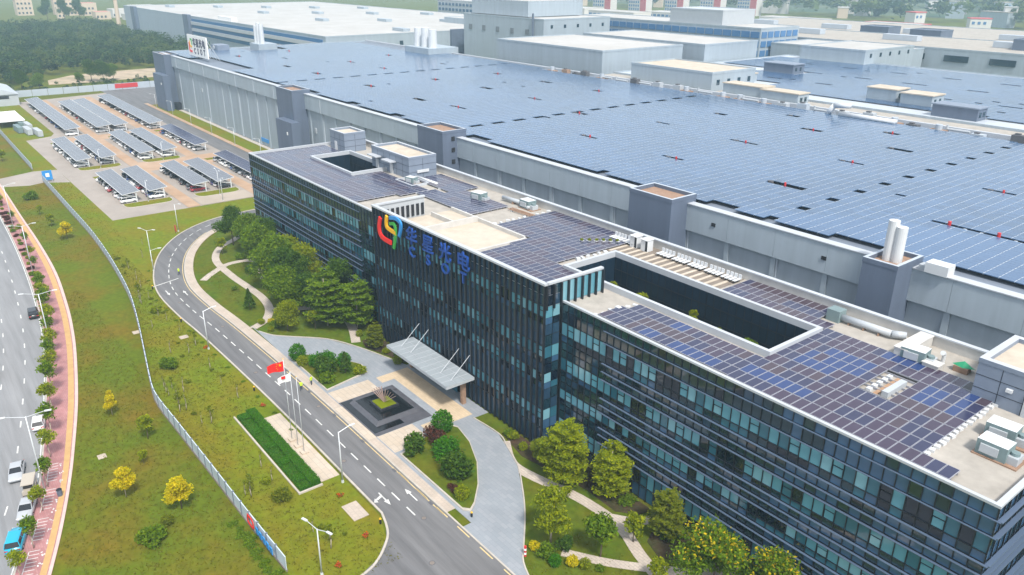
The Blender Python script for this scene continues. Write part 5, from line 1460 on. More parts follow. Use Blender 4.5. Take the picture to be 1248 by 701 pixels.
# street trees on the pink pavement
ST = [(-262, 19.3), (-241.7, 19.8), (-229, 19.6), (-217.6, 19.3), (-207, 18.9), (-197.9, 18.2), (-188.6, 17.5), (-181, 16.8), (-174.6, 16.2), (-168, 15.6), (-161.9, 14.9), (-156, 14.1), (-150, 13.2), (-144.6, 12.4), (-139.7, 11.6), (-133.8, 10.6),
      (-128.1, 9.6), (-120.4, 8.2), (-114.1, 7.0), (-106.7, 5.4), (-101.4, 3.9), (-94.3, 1.8), (-89.6, -.2), (-84, -2.1)]
for i, (x, y) in enumerate(ST):
    plant('street' if i % 2 else 'street_b', 'thin street tree on the pink pavement, %s from the bottom of the picture' % nth(len(ST) - 1 - i), x, y, (RND.uniform(.7, .92) if x < -108 else RND.uniform(.55, .68)) if x > -185 else RND.uniform(.45, .6), .1, name='street_tree', group='street trees along the pink pavement')
for i in range(30):
    x = -300 + i * 4.2 + RND.uniform(-1, 1); yk = np.interp(x, [p[0] for p in kerb_line], [p[1] for p in kerb_line])
    plant(RND.choice(['bush_mid', 'bush_red', 'bush_fresh']), 'low roadside bush at the kerb of the pink pavement, %s from the far end' % nth(i), x, yk + .9, RND.uniform(.5, .75), .1, name='roadside_bush', cat='bush', group='low bushes at the far kerb')
# verge outside the fence
for key, x, y, s, lab in (('yellow', -98.1, 13.1, .85, 'yellow-green young tree left of the two on the bottom verge'), ('yellow_b', -91.2, 18.1, .82, 'bright yellow tree on the verge between the young tree and the fence'),
        ('wild_green', -86.6, 13.4, .75, 'green shrub below the bright yellow tree'), ('wild', -89.4, 15.6, .42, 'small olive shrub tucked under the bright yellow tree'), ('yellow', -121.1, 16.7, .66, 'small golden sapling alone in the middle of the verge'),
        ('yellow', -125.6, 17.4, .4, 'tiny yellow sapling above the golden one'), ('small', -110.8, 19.2, 1.0, 'green tree close to the fence where it bends'), ('yellow_b', -219, 28.6, .8, 'yellow bush tree by the fence near the car park gate'),
        ('small', -233, 27.4, .9, 'light green tree second from the gate'), ('wild_green', -266, 28, .9, 'dark green shrub just inside the verge by the gate'), ('small', -247, 27, .7, 'small light green tree nearest the gate path'), ('small', -327, 28, 1.1, 'small tree on the verge beyond the gate'),
        ('wild_green', -352, 27, 1.1, 'dark bush beyond the gate at the left edge'), ('small', -104.6, 17.0, .55, 'thin green sapling on the verge below the fence bend')):
    plant(key, lab, x, y, s, 0, name='verge_tree')
for i in range(16):
    x = -84 + i * 1.3
    plant('ground_cover', 'low weed clump at the foot of the fence, %s from the left' % nth(i), x, 22.6 + RND.uniform(-.3, .2), RND.uniform(.5, .8), 0, name='weed_clump', cat='weeds', group='weeds along the near fence')
# campus lawn: saplings, small shrubs, flower pots
rs = random.Random(3)
k = 0
spots = []
for i in range(46):
    x = rs.uniform(-205, -72); lo = np.interp(x, [p[0] for p in fence_line[1]], [p[1] for p in fence_line[1]])
    hi = 36.0 if x > -170 else 36 + (-170 - x) * .28
    y = rs.uniform(lo + 1.5, hi - 1.2)
    if inr(x, y, (-111, -83, 30.5, 38)) or inr(x, y, (-80, -74, 33.5, 37.5)): continue
    spots.append((x, y))
for i, (x, y) in enumerate(sorted(spots, reverse=True)):
    plant(rs.choice(['sapling', 'sapling_bare', 'sapling_bare']), 'thin young sapling in the campus lawn, %s going away from the junction' % nth(i), x, y, rs.uniform(.7, 1.15), 0, name='sapling', cat='sapling', group='young saplings on the campus lawn')
spots = []
for i in range(26):
    x = rs.uniform(-200, -72); lo = np.interp(x, [p[0] for p in fence_line[1]], [p[1] for p in fence_line[1]])
    y = rs.uniform(lo + 1.2, 35.2)
    if inr(x, y, (-111, -83, 30.5, 38)) or inr(x, y, (-80, -74, 33.5, 37.5)): continue
    spots.append((x, y))
for i, (x, y) in enumerate(sorted(spots, reverse=True)):
    plant('tuft_dark', 'small dark clump in the campus lawn, %s going away from the junction' % nth(i), x, y, rs.uniform(.6, 1.1), 0, name='grass_clump', cat='grass clump', group='dark clumps on the campus lawn')
plant('wild', 'yellow-green spreading shrub in front of the hedge end', -85.4, 29.4, .6, name='shrub', cat='shrub'); plant('bush_fresh', 'small round light shrub left of the spreading shrub', -89.5, 28.8, .7, name='shrub', cat='shrub')
plant('wild_green', 'green bush leaning on the inner side of the fence bend', -132, 28.5, .7, name='shrub', cat='shrub'); plant('bush_fresh', 'light green bush by the fence below the road bend', -158, 33, 1.0, name='shrub', cat='shrub')
for x, y, lab in ((-81.0, 35.4, 'red and orange flower cluster near the end of the hedge'), (-71.9, 34.2, 'red and purple flower cluster near the road corner'), (-69.2, 29.2, 'red and orange flower cluster beside the near lamp post'),
                  (-109.4, 36.2, 'small red flower cluster beside the far end of the hedge'), (-135.6, 36.0, 'small red flower cluster at the foot of a roadside lamp')):
    plant('flowers', lab, x, y, 1.0, name='flower_cluster', cat='flowers')
for i in range(14):
    q = 16 + i * 9.0
    p_, d_ = at_len(offset(road_c, 4.3), 160 + i * 6.4)
    plant('ground_cover', 'round dark ground shrub along the outer edge of the road bend, %s from the junction' % nth(i), p_[0], p_[1], .35, 0, name='edge_shrub', cat='shrub', group='shrubs along the road bend')
# clipped hedge
hd = thing('clipped_hedge', 'bright green clipped hedge in blocks beside the flagpoles', 'hedge', (-96.9, 33, 0))
def hedge_block(x0, x1, y0, y1, h, nm, den=62):
    rng = np.random.default_rng(int(abs(x0 * 7 + y0)))
    n = int(den * 2 * ((x1 - x0) * (y1 - y0) + 2 * h * (x1 - x0 + y1 - y0)))
    u = rng.random((n, 3)); f = rng.random(n)
    C = np.stack([x0 + u[:, 0] * (x1 - x0), y0 + u[:, 1] * (y1 - y0), u[:, 2] * h], 1)
    top = f < .55; C[top, 2] = h + rng.normal(0, .03, top.sum())
    s1 = (f >= .55) & (f < .78); C[s1, 1] = np.where(rng.random(s1.sum()) < .6, y0, y1)
    s2 = f >= .78; C[s2, 0] = np.where(rng.random(s2.sum()) < .5, x0, x1)
    b = link(nm, quads_mesh(nm, leaf_quads(rng, C, .085, .6), ['leaf_hedge']), hd); b.parent = hd
    b.matrix_parent_inverse = Matrix.Translation((96.9, -33, 0))
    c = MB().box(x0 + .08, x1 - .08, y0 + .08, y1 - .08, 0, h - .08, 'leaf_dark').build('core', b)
hedge_block(-108.4, -85.2, 33.2, 34.6, .9, 'hedge_band')
hedge_block(-108.4, -85.2, 31.7, 33.2, .5, 'hedge_band', 60)
for k in range(5): hedge_block(-107.6 + k * 4.9, -106.2 + k * 4.9, 31.9, 33.1, .8, 'hedge_cross')
tag(MB().box(-108.8, -84.9, 31.25, 31.5, GZ, .22, 'kerb').box(-84.9, -84.6, 31.25, 34.7, GZ, .22, 'kerb').build('hedge_kerb'), 'pale stone edging along the front of the clipped hedge', 'kerb')
struct(MB().box(-105.7, -85.4, 34.8, 37.5, GZ, .09, 'plaza_cream').build('flag_terrace'))
# islands
for key, x, y, s, lab in (('ball_dark', -120.6, 47.2, .95, 'round dark shrub at the left tip of the left island'), ('ball_fresh', -118.2, 46.9, .9, 'light green ball shrub in front of the left island tip'), ('dome_hedge', -116.0, 49.6, .85, 'wide light-leaved shrub in the middle of the left island'),
        ('bush_dark', -112.6, 48.8, 1.15, 'dark broad bush at the near side of the left island'), ('cone', -111.0, 51.6, .8, 'dark conical shrub on the left island'), ('ball_dark', -113.4, 52.6, .8, 'dark round shrub at the back of the left island'),
        ('bush_fresh', -109.6, 53.2, .9, 'small light bush at the right end of the left island'), ('bush_mid', -110.4, 47.8, 1.0, 'low green bush beside the cream steps'),
        ('bush_dark', -83.2, 48.2, 1.0, 'dark bush at the left corner of the right island'), ('ball_dark', -85.8, 54.8, 1.05, 'upright round shrub at the rear tip of the right island'), ('bush_red', -84.0, 52.4, 1.1, 'reddish brown shrub patch on the right island'),
        ('dome_hedge', -79.4, 51.2, .9, 'large dome-shaped light green shrub on the right island'), ('bush_dark', -75.2, 50.0, 1.35, 'large dark bush right of the dome shrub'), ('ball_fresh', -70.6, 47.8, .95, 'small green ball shrub at the right tip of the right island'),
        ('bush_red', -72.6, 47.8, .5, 'small red-leaved plant near the right tip of the right island')):
    plant(key, lab, x, y, s * 1.25, .25, name='shrub', cat='shrub')
# left garden trees
for key, x, y, s, lab in (('garden_b', -189, 60.5, .78, 'dark tree at the far left end of the garden by the road bend'), ('garden_a', -181, 61.5, .85, 'leafy tree in front of the left end of the glass wing'), ('garden_b', -173.5, 63.0, .8, 'dark tree close to the left wing facade'),
        ('garden_a', -166, 59.0, 1.0, 'large green tree left of the garden crossing'), ('garden_c', -161, 63.0, .95, 'fresh green tree at the left wing facade'), ('garden_a', -155, 58.0, 1.05, 'large green tree in the middle of the left garden'),
        ('garden_c', -149, 61.5, 1.12, 'tall fresh green tree in front of the left wing'), ('garden_b', -145, 56.5, .95, 'dark tree beside the garden path fork'), ('garden_a', -140.0, 53.0, .9, 'green tree above the left island drive'),
        ('tier_d', -131.0, 58.0, 1.1, 'feathery layered tree left of the centre block'), ('tier_d', -126.5, 62.0, 1.0, 'feathery layered tree against the corner of the centre block'), ('garden_b', -137, 63.2, .85, 'dark tree behind the curved path'),
        ('cone', -147.8, 48.9, .95, 'dark conical tree alone on the garden lawn'), ('small', -130.8, 55.2, .9, 'bright small tree beside the curved path'), ('tier_c', -116.6, 60.6, .62, 'small layered tree in the bed left of the canopy'),
        ('garden_c', -133.4, 50.8, .62, 'rounded tree at the tip of the garden above the drive'), ('garden_b', -137.2, 57.4, .72, 'dark tree between the large tree and the curved path'), ('small', -184, 56, .9, 'small tree inside the road bend')):
    plant(key, lab, x, y, s * 1.18, 0, name='garden_tree')
for i, (key, x, y, s) in enumerate((('bush_fresh', -139.5, 47.9, .8), ('bush_mid', -136.6, 49.4, 1.0), ('ball_yellow', -138.6, 49.6, .8), ('ball_fresh', -135.2, 48.2, .7), ('bush_mid', -119.8, 61.8, .9), ('ball_fresh', -108.9, 60.6, 1.0), ('bush_dark', -110.6, 62.2, .75),
        ('bush_fresh', -113.6, 61.3, .8), ('ball_fresh', -123.0, 60.6, .8), ('bush_mid', -178, 58, 1.1), ('bush_dark', -193, 64, 1.2), ('ball_fresh', -150, 55.2, .8), ('bush_mid', -160, 50.2, .7), ('bush_dark', -167, 56.6, .9), ('wild', -163, 60.6, .7))):
    plant(key, 'garden shrub of the left garden, %s counted from the drive' % nth(i), x, y, s, .03, name='shrub', cat='shrub', group='shrubs of the left garden')
# right garden
for key, x, y, s, lab in (('tier_a', -65.0, 60.8, 1.0, 'tall bright layered tree beside the corner of the centre block'), ('tier_b', -59.6, 64.2, .98, 'broad layered tree second from the centre block'), ('tier_c', -49.4, 63.6, .98, 'olive layered tree by the side entrance'),
        ('loose', -57.0, 51.4, .95, 'tall airy light green tree on the right lawn'), ('loose_mid', -51.6, 54.6, 1.0, 'airy green tree right of the tall airy one'), ('small', -51.0, 59.6, 1.05, 'small tree at the fork of the right garden path'),
        ('blossom', -40.4, 61.4, 1.16, 'spreading tree with yellow blossom at the bottom edge'), ('blossom', -34.4, 63.6, 1.0, 'leafy tree right of the yellow-blossomed one'), ('small', -44.2, 56.4, .95, 'small yellow-green tree at the bottom edge by the path'),
        ('garden_c', -71.2, 61.6, .42, 'rounded small tree in front of the centre block corner'), ('small', -62.0, 58.4, .6, 'light sapling beside the right garden path'), ('loose', -68.8, 61.2, .55, 'small light tree between the bed and the layered tree')):
    plant(key, lab, x, y, s, 0, name='garden_tree')
for i, (key, x, y, s, lab) in enumerate((('ball_yellow', -57.4, 49.2, .85, 'yellow ball shrub left of the small hedge clump'), ('ball_yellow', -52.6, 51.0, .95, 'yellow ball shrub right of the small hedge clump'), ('bush_mid', -55.2, 49.6, 1.1, 'green bush clump at the foot of the airy tree'),
        ('ball_fresh', -51.4, 51.9, .8, 'green ball shrub at the right end of the hedge clump'), ('bush_dark', -55.2, 52.0, .8, 'dark bush behind the yellow ball shrubs'), ('ball_dark', -53.8, 49.4, .6, 'low dark ball between the two yellow shrubs'),
        ('bush_fresh', -77.6, 62.2, .9, 'light bush at the left end of the bed under the centre facade'), ('ball_fresh', -74.6, 61.4, .8, 'small green ball in the bed under the centre facade'), ('tuft_dark', -70.5, 63.6, 1.4, 'dark ground plant under the layered trees'), ('bush_mid', -49.8, 53.0, .5, 'low bush by the lower path'),
        ('ground_cover', -48.6, 64.6, 1.6, 'dense ground cover in the bed by the side entrance'), ('ground_cover', -45.4, 64.2, 1.5, 'ground cover between side entrance and the near path'), ('ground_cover', -56.8, 65.0, 1.2, 'ground cover against the glass wall'), ('bush_mid', -79.0, 61.9, .7, 'low bush by the canopy end'))):
    plant(key, lab, x, y, s, .04, name='shrub', cat='shrub')
# plants in the roof court and planters
for i in range(7):
    plant(['small', 'bush_fresh', 'bush_mid'][i % 3], 'green plant in the sunken roof court, %s from the left' % nth(i), -79.6 + i * 5.0, 83.4 + (i % 2) * 1.2, [.6, 1.2, 1.0][i % 3], 17.2, name='court_plant', cat='plant', group='plants in the roof court')
pr = bpy.data.objects['planter_row']
for k in range(6):
    b = MB().box(-.3 + k * .8, .3 + k * .8, k * .9 - .3, k * .9 + .3, 0, .5, 'white_metal').build('planter', pr)
    link('foliage', TREES['bush_fresh'][1], b, (k * .8, k * .9, .45), k, .32)
# trees by the bare earth and beyond the lot
for i, (key, x, y, s) in enumerate((('garden_b', -532, 100, 1.2), ('garden_b', -529, 106, 1.1), ('garden_a', -531, 112, 1.0), ('garden_a', -524, 92, .7), ('garden_b', -520, 62, 1.0), ('garden_a', -515, 70, .9))):
    plant(key, 'dark tree by the bare earth behind the car park, %s of the row' % nth(i), x, y, s, 0, name='tree', group='trees at the bare earth')
for i, (x, y) in enumerate(((-1115, 175), (-1095, 190), (-1085, 204))):
    plant('garden_b', ['leftmost of three tall dark trees rising from the wood', 'middle one of three tall dark trees rising from the wood', 'right one of three tall dark trees rising from the wood'][i], x, y, 1.0, 0, name='tree', sz=2.6).scale = (1.9, 1.9, 2.6)
# the wood: one mass of crowns
def make_wood(name, region, n, hmin, hmax, seed, leafs=110, mats='leaf_wood', leafsz=.9):
    rng = np.random.default_rng(seed)
    P = []
    while len(P) < n:
        x, y = rng.uniform(region[0], region[1]), rng.uniform(region[2], region[3])
        if region[4](x, y): P.append((x, y))
    P = np.array(P)
    H = rng.uniform(hmin, hmax, n); W = H * rng.uniform(.7, 1.0, n)
    d = rng.normal(size=(n, leafs, 3)); d[..., 2] = np.abs(d[..., 2]) * 1.0 - .25
    d /= np.linalg.norm(d, axis=2)[..., None]
    d *= rng.uniform(.7, 1.05, (n, leafs))[..., None]
    C = np.stack([P[:, 0, None] + d[..., 0] * W[:, None] * .5, P[:, 1, None] + d[..., 1] * W[:, None] * .5, H[:, None] * .55 + d[..., 2] * H[:, None] * .45], 2).reshape(-1, 3)
    V = leaf_quads(rng, C, leafsz, .9, .8)
    mi = np.repeat(rng.choice(3, n, p=(.5, .2, .3)), leafs)
    return stuff(link(name, quads_mesh(name, V, [mats, 'leaf_wood_pale', 'leaf_wood_dark'], mi)))
w_ = make_wood('wood', (-1010, -520, -60, 205, lambda x, y: y < 204 and (x < -572 - (y > 120) * 10 or (y < 76 and x < -528 - max(0, y - 60))) and y > -24), 1700, 5.0, 13.0, 5, 170, 'leaf_wood', .62)
w_['label'] = 'dense dark green wood beyond the car park'
make_wood('scrub', (-527, -495, 50, 145, lambda x, y: True), 70, 1.2, 3.4, 9, 90, 'leaf_wood', .3)
make_wood('woodland', (-2400, -300, 1060, 2600, lambda x, y: True), 1500, 20, 36, 6, 60, 'leaf_wood_pale', 3.4)
# grass tufts over the lawns, too small to count
rng = np.random.default_rng(17)
pts = []
for (x0, x1, y0, y1, n_) in ((-200, -66, 24, 37, 9000), (-180, -66, 4, 24, 11000), (-60, -20, 46, 66, 2500), (-200, -120, 45, 66, 4500), (-300, -200, 23, 50, 5000)):
    x = rng.uniform(x0, x1, n_); y = rng.uniform(y0, y1, n_)
    fy = np.interp(x, [p[0] for p in fl], [p[1] for p in fl]); py = np.interp(x, [p[0] for p in pave_line], [p[1] for p in pave_line])
    if y1 <= 24: okk = (y > py + .3) & (y < fy - .4)
    elif y0 == 24: okk = (y > fy + .4) & (y < np.where(x > -170, 36.2 - .0 * x, 36 + (-170 - x) * .3)) & ~((x > -109.5) & (x < -84) & (y > 30.8)) & ~((x > -79.5) & (x < -74.8) & (y > 34))
    elif y0 == 46: okk = (np.abs(y - np.interp(x, [-61.4, -54.3, -49, -43, -36, -30], [60.2, 60.4, 58.6, 56.6, 52, 46])) > 1.6) & (y < 57) & (x > -56)
    elif x1 == -120: okk = (y > 47.5) & (y < 62) & (x > -176) & (x < -148) & ((y < 51) | (y > 55))
    else: okk = ((y < 33) | (y > 35.4)) & (y < 40.5) & (y > py + .5) & ~((x > -304) & (x < -282))
    pts.append(np.stack([x[okk], y[okk], np.full(okk.sum(), .05)], 1))
C = np.concatenate(pts)
okk = np.ones(len(C), bool)
C = np.repeat(C, 3, 0) + rng.normal(0, .09, (len(C) * 3, 3)) * np.array([1, 1, .3])
C[:, 2] = np.maximum(C[:, 2], .03)
gt = stuff(link('grass_tufts', quads_mesh('grass_tufts', leaf_quads(rng, C, .11, .0, .4), ['grass_blade'])))

# ================================================================== CARPORTS, CARS, FENCE, LAMPS, PEOPLE
def carport(i, x0, x1, y0, y1, nick, kd):
    n = int((x1 - x0) / 2.6)
    o = thing('solar_carport', 'solar-roofed carport, the %s row of the car park' % nick, 'carport', ((x0 + x1) / 2, (y0 + y1) / 2, 0), 0, 'solar carports')
    L, D = (x1 - x0) / 2, (y1 - y0) / 2
    def q(mb, nm): return mb.build(nm, o)
    za, zb = 2.55, 3.15                       # low at the back, high at the open front edge
    mb = MB()
    v = [(-L, -D, za), (L, -D, za), (L, D, zb), (-L, D, zb)]
    mb.add([(x, y, z) for x, y, z in v] + [(x, y, z + .14) for x, y, z in v], [(3, 2, 1, 0), (0, 1, 5, 4), (1, 2, 6, 5), (2, 3, 7, 6), (3, 0, 4, 7), (4, 5, 6, 7)], 'white_metal')
    q(mb, 'roof_frame')
    nb = max(6, int((x1 - x0) / (2.1 if x0 > -300 else 4.2))); rows = 4
    mb = MB()
    for b in range(nb):
        for r in range(rows):
            xa, xb = -L + .15 + (2 * L - .3) * b / nb + .025, -L + .15 + (2 * L - .3) * (b + 1) / nb - .025
            ta, tb = (r + .015) / rows, (r + .985) / rows
            ya, yb = -D + .12 + (2 * D - .24) * ta, -D + .12 + (2 * D - .24) * tb
            pa, pb = za + .17 + (zb - za) * ta, za + .17 + (zb - za) * tb
            mb.add([(xa, ya, pa), (xb, ya, pa), (xb, yb, pb), (xa, yb, pb), (xa, ya, pa - .04), (xb, ya, pa - .04)], [(0, 1, 2, 3), (4, 5, 1, 0)], 'pv_carport' if kd != 2 else 'pv_indigo')
    stuff(q(mb, 'panel_rows'))
    for k in range(int(2 * L / 5.2) + 1):
        x = -L + .3 + k * (2 * L - .6) / int(2 * L / 5.2)
        mb = MB().box(x - .12, x + .12, D - 1.3, D - 1.0, 0, 2.95, 'white_metal').bar((x, D - 1.1, 1.6), (x, -D + .4, 2.5), .14, .2, 'white_metal')
        q(mb, 'post')
for i, (x0, x1, y0, y1, nk, kd) in enumerate(CARPORTS): carport(i, x0, x1, y0, y1, nk, kd)

def car_meshes(kind='sedan'):
    """parts of a car pointing to +X, about 4.6 m long; every cross-section rounded"""
    L, W = {'sedan': (4.7, 1.82), 'suv': (4.75, 1.9), 'hatch': (4.2, 1.76)}[kind]
    hood, belt, roof = {'sedan': (.92, .98, 1.46), 'suv': (1.02, 1.1, 1.72), 'hatch': (.94, 1.0, 1.54)}[kind]
    sec = [(-.5, .45, .62, .74), (-.485, .3, .86, .9), (-.40, .24, belt, .97), (-.2, .22, belt + .02, 1), (.1, .22, belt, 1), (.24, .22, hood + .02, .99), (.40, .24, hood - .12, .95), (.48, .3, hood - .26, .86), (.5, .42, .6, .72)]
    body = MB(); V = []; N = 10
    for (t, zb, zt, ws) in sec:
        w = W / 2 * ws; h = zt - zb
        V += [(t * L, s * w * a, zb + h * b) for s, a, b in ((-1, .80, 0), (-1, .97, .18), (-1, 1, .5), (-1, .97, .82), (-1, .86, 1), (1, .86, 1), (1, .97, .82), (1, 1, .5), (1, .97, .18), (1, .80, 0))]
    F = [(i * N + j, i * N + (j + 1) % N, (i + 1) * N + (j + 1) % N, (i + 1) * N + j) for i in range(len(sec) - 1) for j in range(N)]
    F += [tuple(range(N))[::-1], tuple(range((len(sec) - 1) * N, len(sec) * N))]
    body.add(V, F, 'PAINT')
    a0, a1, b0, b1 = {'sedan': (-.40, .22, -.24, .07), 'suv': (-.47, .22, -.42, .08), 'hatch': (-.46, .24, -.37, .08)}[kind]
    w0, w1 = W * .44, W * .36
    zb = belt - .03
    cab = MB().add([(a0 * L, -w0, zb), (a1 * L, -w0, zb), (a1 * L, w0, zb), (a0 * L, w0, zb), (b0 * L, -w1, roof - .07), (b1 * L, -w1, roof - .07), (b1 * L, w1, roof - .07), (b0 * L, w1, roof - .07)],
                   [(0, 1, 5, 4), (1, 2, 6, 5), (2, 3, 7, 6), (3, 0, 4, 7), (4, 5, 6, 7)], 'car_glass')
    top = MB().add([(b0 * L - .04, -w1 - .03, roof - .06), (b1 * L + .04, -w1 - .03, roof - .06), (b1 * L + .04, w1 + .03, roof - .06), (b0 * L - .04, w1 + .03, roof - .06),
                    (b0 * L + .12, -w1 + .12, roof), (b1 * L - .14, -w1 + .12, roof), (b1 * L - .14, w1 - .12, roof), (b0 * L + .12, w1 - .12, roof)],
                   [(0, 1, 5, 4), (1, 2, 6, 5), (2, 3, 7, 6), (3, 0, 4, 7), (4, 5, 6, 7), (3, 2, 1, 0)], 'PAINT')
    for sx, sy in ((1, 1), (1, -1)):                  # pillars
        for (p, q_) in ((a1, b1), (a0, b0)):
            top.bar((p * L, sy * w0, zb), (q_ * L, sy * (w1 + .01), roof - .05), .07, .07, 'PAINT')
        top.bar(((a0 + a1) / 2 * L, sy * (w0 + .01), zb), ((b0 + b1) / 2 * L, sy * (w1 + .02), roof - .05), .08, .05, 'PAINT')
    wheel = MB().tube((0, -.1, 0), (0, .1, 0), .33, .33, 'tyre', 14)
    rim = MB().tube((0, -.115, 0), (0, .115, 0), .2, .2, 'rim', 10)
    light = MB().box(-.04, .05, -.2, .2, -.07, .07, 'lamp_clear'); tail = MB().box(-.05, .04, -.18, .18, -.08, .08, 'lamp_red')
    return dict(body=body, cabin=cab, roof=top, wheel=wheel, rim=rim, light=light, tail=tail, L=L, W=W)
CM = {}
def paint_mesh(mb, nm, color):
    old = list(mb.names); mb.names = ['paint_' + color if q == 'PAINT' else q for q in old]
    me = mb.mesh(nm, False); mb.names = old
    return me
def get_car(kind, color, parts):
    key = (kind, color, parts)
    if key in CM: return CM[key]
    c = CM.setdefault(kind, None) or car_meshes(kind); CM[kind] = c
    if parts:
        me = paint_mesh(c['body'], 'body', color); me.polygons.foreach_set('use_smooth', [True] * len(me.polygons)); me.update()
        r = dict(body=me, cabin=c['cabin'].mesh('windows'), roof=paint_mesh(c['roof'], 'roof', color), wheel=c['wheel'].mesh('wheel'), rim=c['rim'].mesh('rim'), light=c['light'].mesh('headlight'), tail=c['tail'].mesh('tail_light'), L=c['L'], W=c['W'])
    else:
        mb = MB()
        for k_ in ('body', 'cabin', 'roof'):
            for f, mi in zip(c[k_].f, c[k_].m): pass
            base = len(mb.v); mb.v += c[k_].v
            for f, mi in zip(c[k_].f, c[k_].m): mb.f.append([q + base for q in f]); mb.m.append(mb.mi(c[k_].names[mi]))
        for sx in (-1, 1):
            for sy in (-1, 1): mb.tube((sx * c['L'] * .29, sy * (c['W'] / 2 - .2), .33), (sx * c['L'] * .29, sy * (c['W'] / 2 - .02), .33), .33, .33, 'tyre', 8)
        r = dict(all=paint_mesh(mb, 'car', color))
    CM[key] = r
    return r
def car(kind, color, label, x, y, rz, parts, group=None, z=.03):
    r = get_car(kind, color, parts)
    if not parts:
        return tag(link('parked_car', r['all'], None, (x, y, z), rz), label, 'car', group)
    o = thing('parked_car', label, 'car', (x, y, z), rz, group)
    link('body', r['body'], o); link('windows', r['cabin'], o); link('roof', r['roof'], o)
    for sx in (-1, 1):
        for sy in (-1, 1):
            w = link('wheel', r['wheel'], o, (sx * r['L'] * .29, sy * (r['W'] / 2 - .11), .33)); link('rim', r['rim'], w)
            link('headlight' if sx > 0 else 'tail_light', r['light'] if sx > 0 else r['tail'], o, (sx * (r['L'] * .485), sy * r['W'] * .34, .66 if sx > 0 else .74))
    return o
rc = random.Random(77)
for ci, (x0, x1, y0, y1, nk, kd) in enumerate(CARPORTS):
    n = int((x1 - x0) / 2.6)
    for i in range(n):
        occ = .85 if ci >= 4 else (.7 if ci in (1, 3) else .35)
        if ci in (0, 2): occ = .22
        if rc.random() > occ and i < n - 1: continue
        c = rc.choices(['white', 'silver', 'black', 'red', 'blue', 'grey'], (9, 2, 5, 1, 1.3, 2))[0]
        if i == n - 1: c = ['white', 'white', 'silver', 'white', 'white', 'silver', 'white', 'white', 'white', 'white', 'white', 'red', 'black', 'red'][ci]
        k_ = rc.choice(['sedan', 'suv', 'suv', 'hatch'])
        ym = (y0 + y1) / 2 - .55 + rc.uniform(-.25, .25)
        car(k_, c, '%s car %s from the near end under the %s carport' % (c, nth(n - 1 - i), nk), x0 + .3 + (i + .5) * 2.6 + rc.uniform(-.1, .1), ym, PI / 2 * (1 if rc.random() < .8 else -1) + rc.uniform(-.03, .03), ci >= 9 and i > n - 6, 'cars parked under the carports')
def street_dir(x):
    i = min(range(len(kerb_line) - 1), key=lambda i: abs(kerb_line[i][0] - x))
    return math.atan2(kerb_line[i + 1][1] - kerb_line[i][1], kerb_line[i + 1][0] - kerb_line[i][0])
for kind, c, x, y, lab in (('sedan', 'silver', -112.4, 2.6, 'silver sedan driving on the street at the left edge'), ('sedan', 'silver', -102.6, 2.4, 'silver car parked at the kerb between the beige cart and the blue car'), ('suv', 'turquoise', -96.6, .4, 'bright turquoise car parked at the bottom left kerb'),
                           ('suv', 'black', -170.8, 13.6, 'dark car parked at the street kerb under the trees'), ('sedan', 'black', -150.5, 1.0, 'dark car cut by the left edge of the street'), ('hatch', 'white', -124.6, 7.2, 'white car parked at the kerb under the street trees')):
    if lab.startswith('white car parked at the kerb just'): x, y = -133.6, 8.4
    if 'dark car cut' in lab: x, y = -146.0, 3.6
    car(kind, c, lab, x, y, street_dir(x) + (PI if kind != 'sedan' else 0), True, 'cars on the street', .01)
o = thing('utility_cart', 'beige-roofed utility cart parked at the kerb between the silver cars', 'cart', (-107.2, 3.4, .01), street_dir(-107))
MB().box(-1.5, 1.4, -.7, .7, .35, .9, 'paint_beige').build('body', o); MB().box(-1.6, 1.3, -.75, .75, 1.75, 1.86, 'paint_beige').build('roof', o); MB().box(.6, .7, -.6, .6, .902, 1.74, 'car_glass').build('windscreen', o)
for sx in (-1, 1):
    for sy in (-1, 1):
        MB().bar((sx * 1.2 - .1, sy * .65, .9), (sx * 1.2 - .1, sy * .65, 1.75), .06, .06, 'grey_metal').build('post', o); MB().tube((sx * 1.0, sy * .55, .3), (sx * 1.0, sy * .72, .3), .3, .3, 'tyre', 10).build('wheel', o)

# ---- fence: panels and posts
fn = thing('metal_fence', 'long pale metal fence curving between the verge and the campus lawn', 'fence', (-150, 28, 0))
pmesh = MB().box(0, 2.44, -.04, .04, .32, 2.1, 'fence_panel').mesh('fence_panel')
rmesh = MB().box(0, 2.44, -.06, .06, 2.102, 2.2, 'fence_panel').mesh('fence_rail')
bmesh_ = MB().box(0, 2.44, -.14, .14, 0, .3, 'fence_base').mesh('fence_base')
smesh = MB()
for q in range(9): smesh.box(.12 + q * .26, .16 + q * .26, -.065, -.042, .34, 2.08, 'fence_post')
smesh = smesh.mesh('fence_slats')
tmesh = MB().box(-.09, .09, -.11, .11, 0, 2.35, 'fence_post').mesh('fence_post')
for li, L in enumerate(fence_line):
    acc = arclen(L); s = 0
    while s + 2.6 < acc[-1]:
        p, d = at_len(L, s, acc); q, d2 = at_len(L, s + 2.6, acc)
        ang = math.atan2(q[1] - p[1], q[0] - p[0])
        link('fence_post', tmesh, fn, (p[0] + 150, p[1] - 28, 0), ang)
        for nm, me in (('fence_panel', pmesh), ('fence_rail', rmesh), ('fence_base', bmesh_)):
            link(nm, me, fn, (p[0] + 150 + .08 * cos(ang), p[1] - 28 + .08 * sin(ang), 0), ang)
        s += 2.6
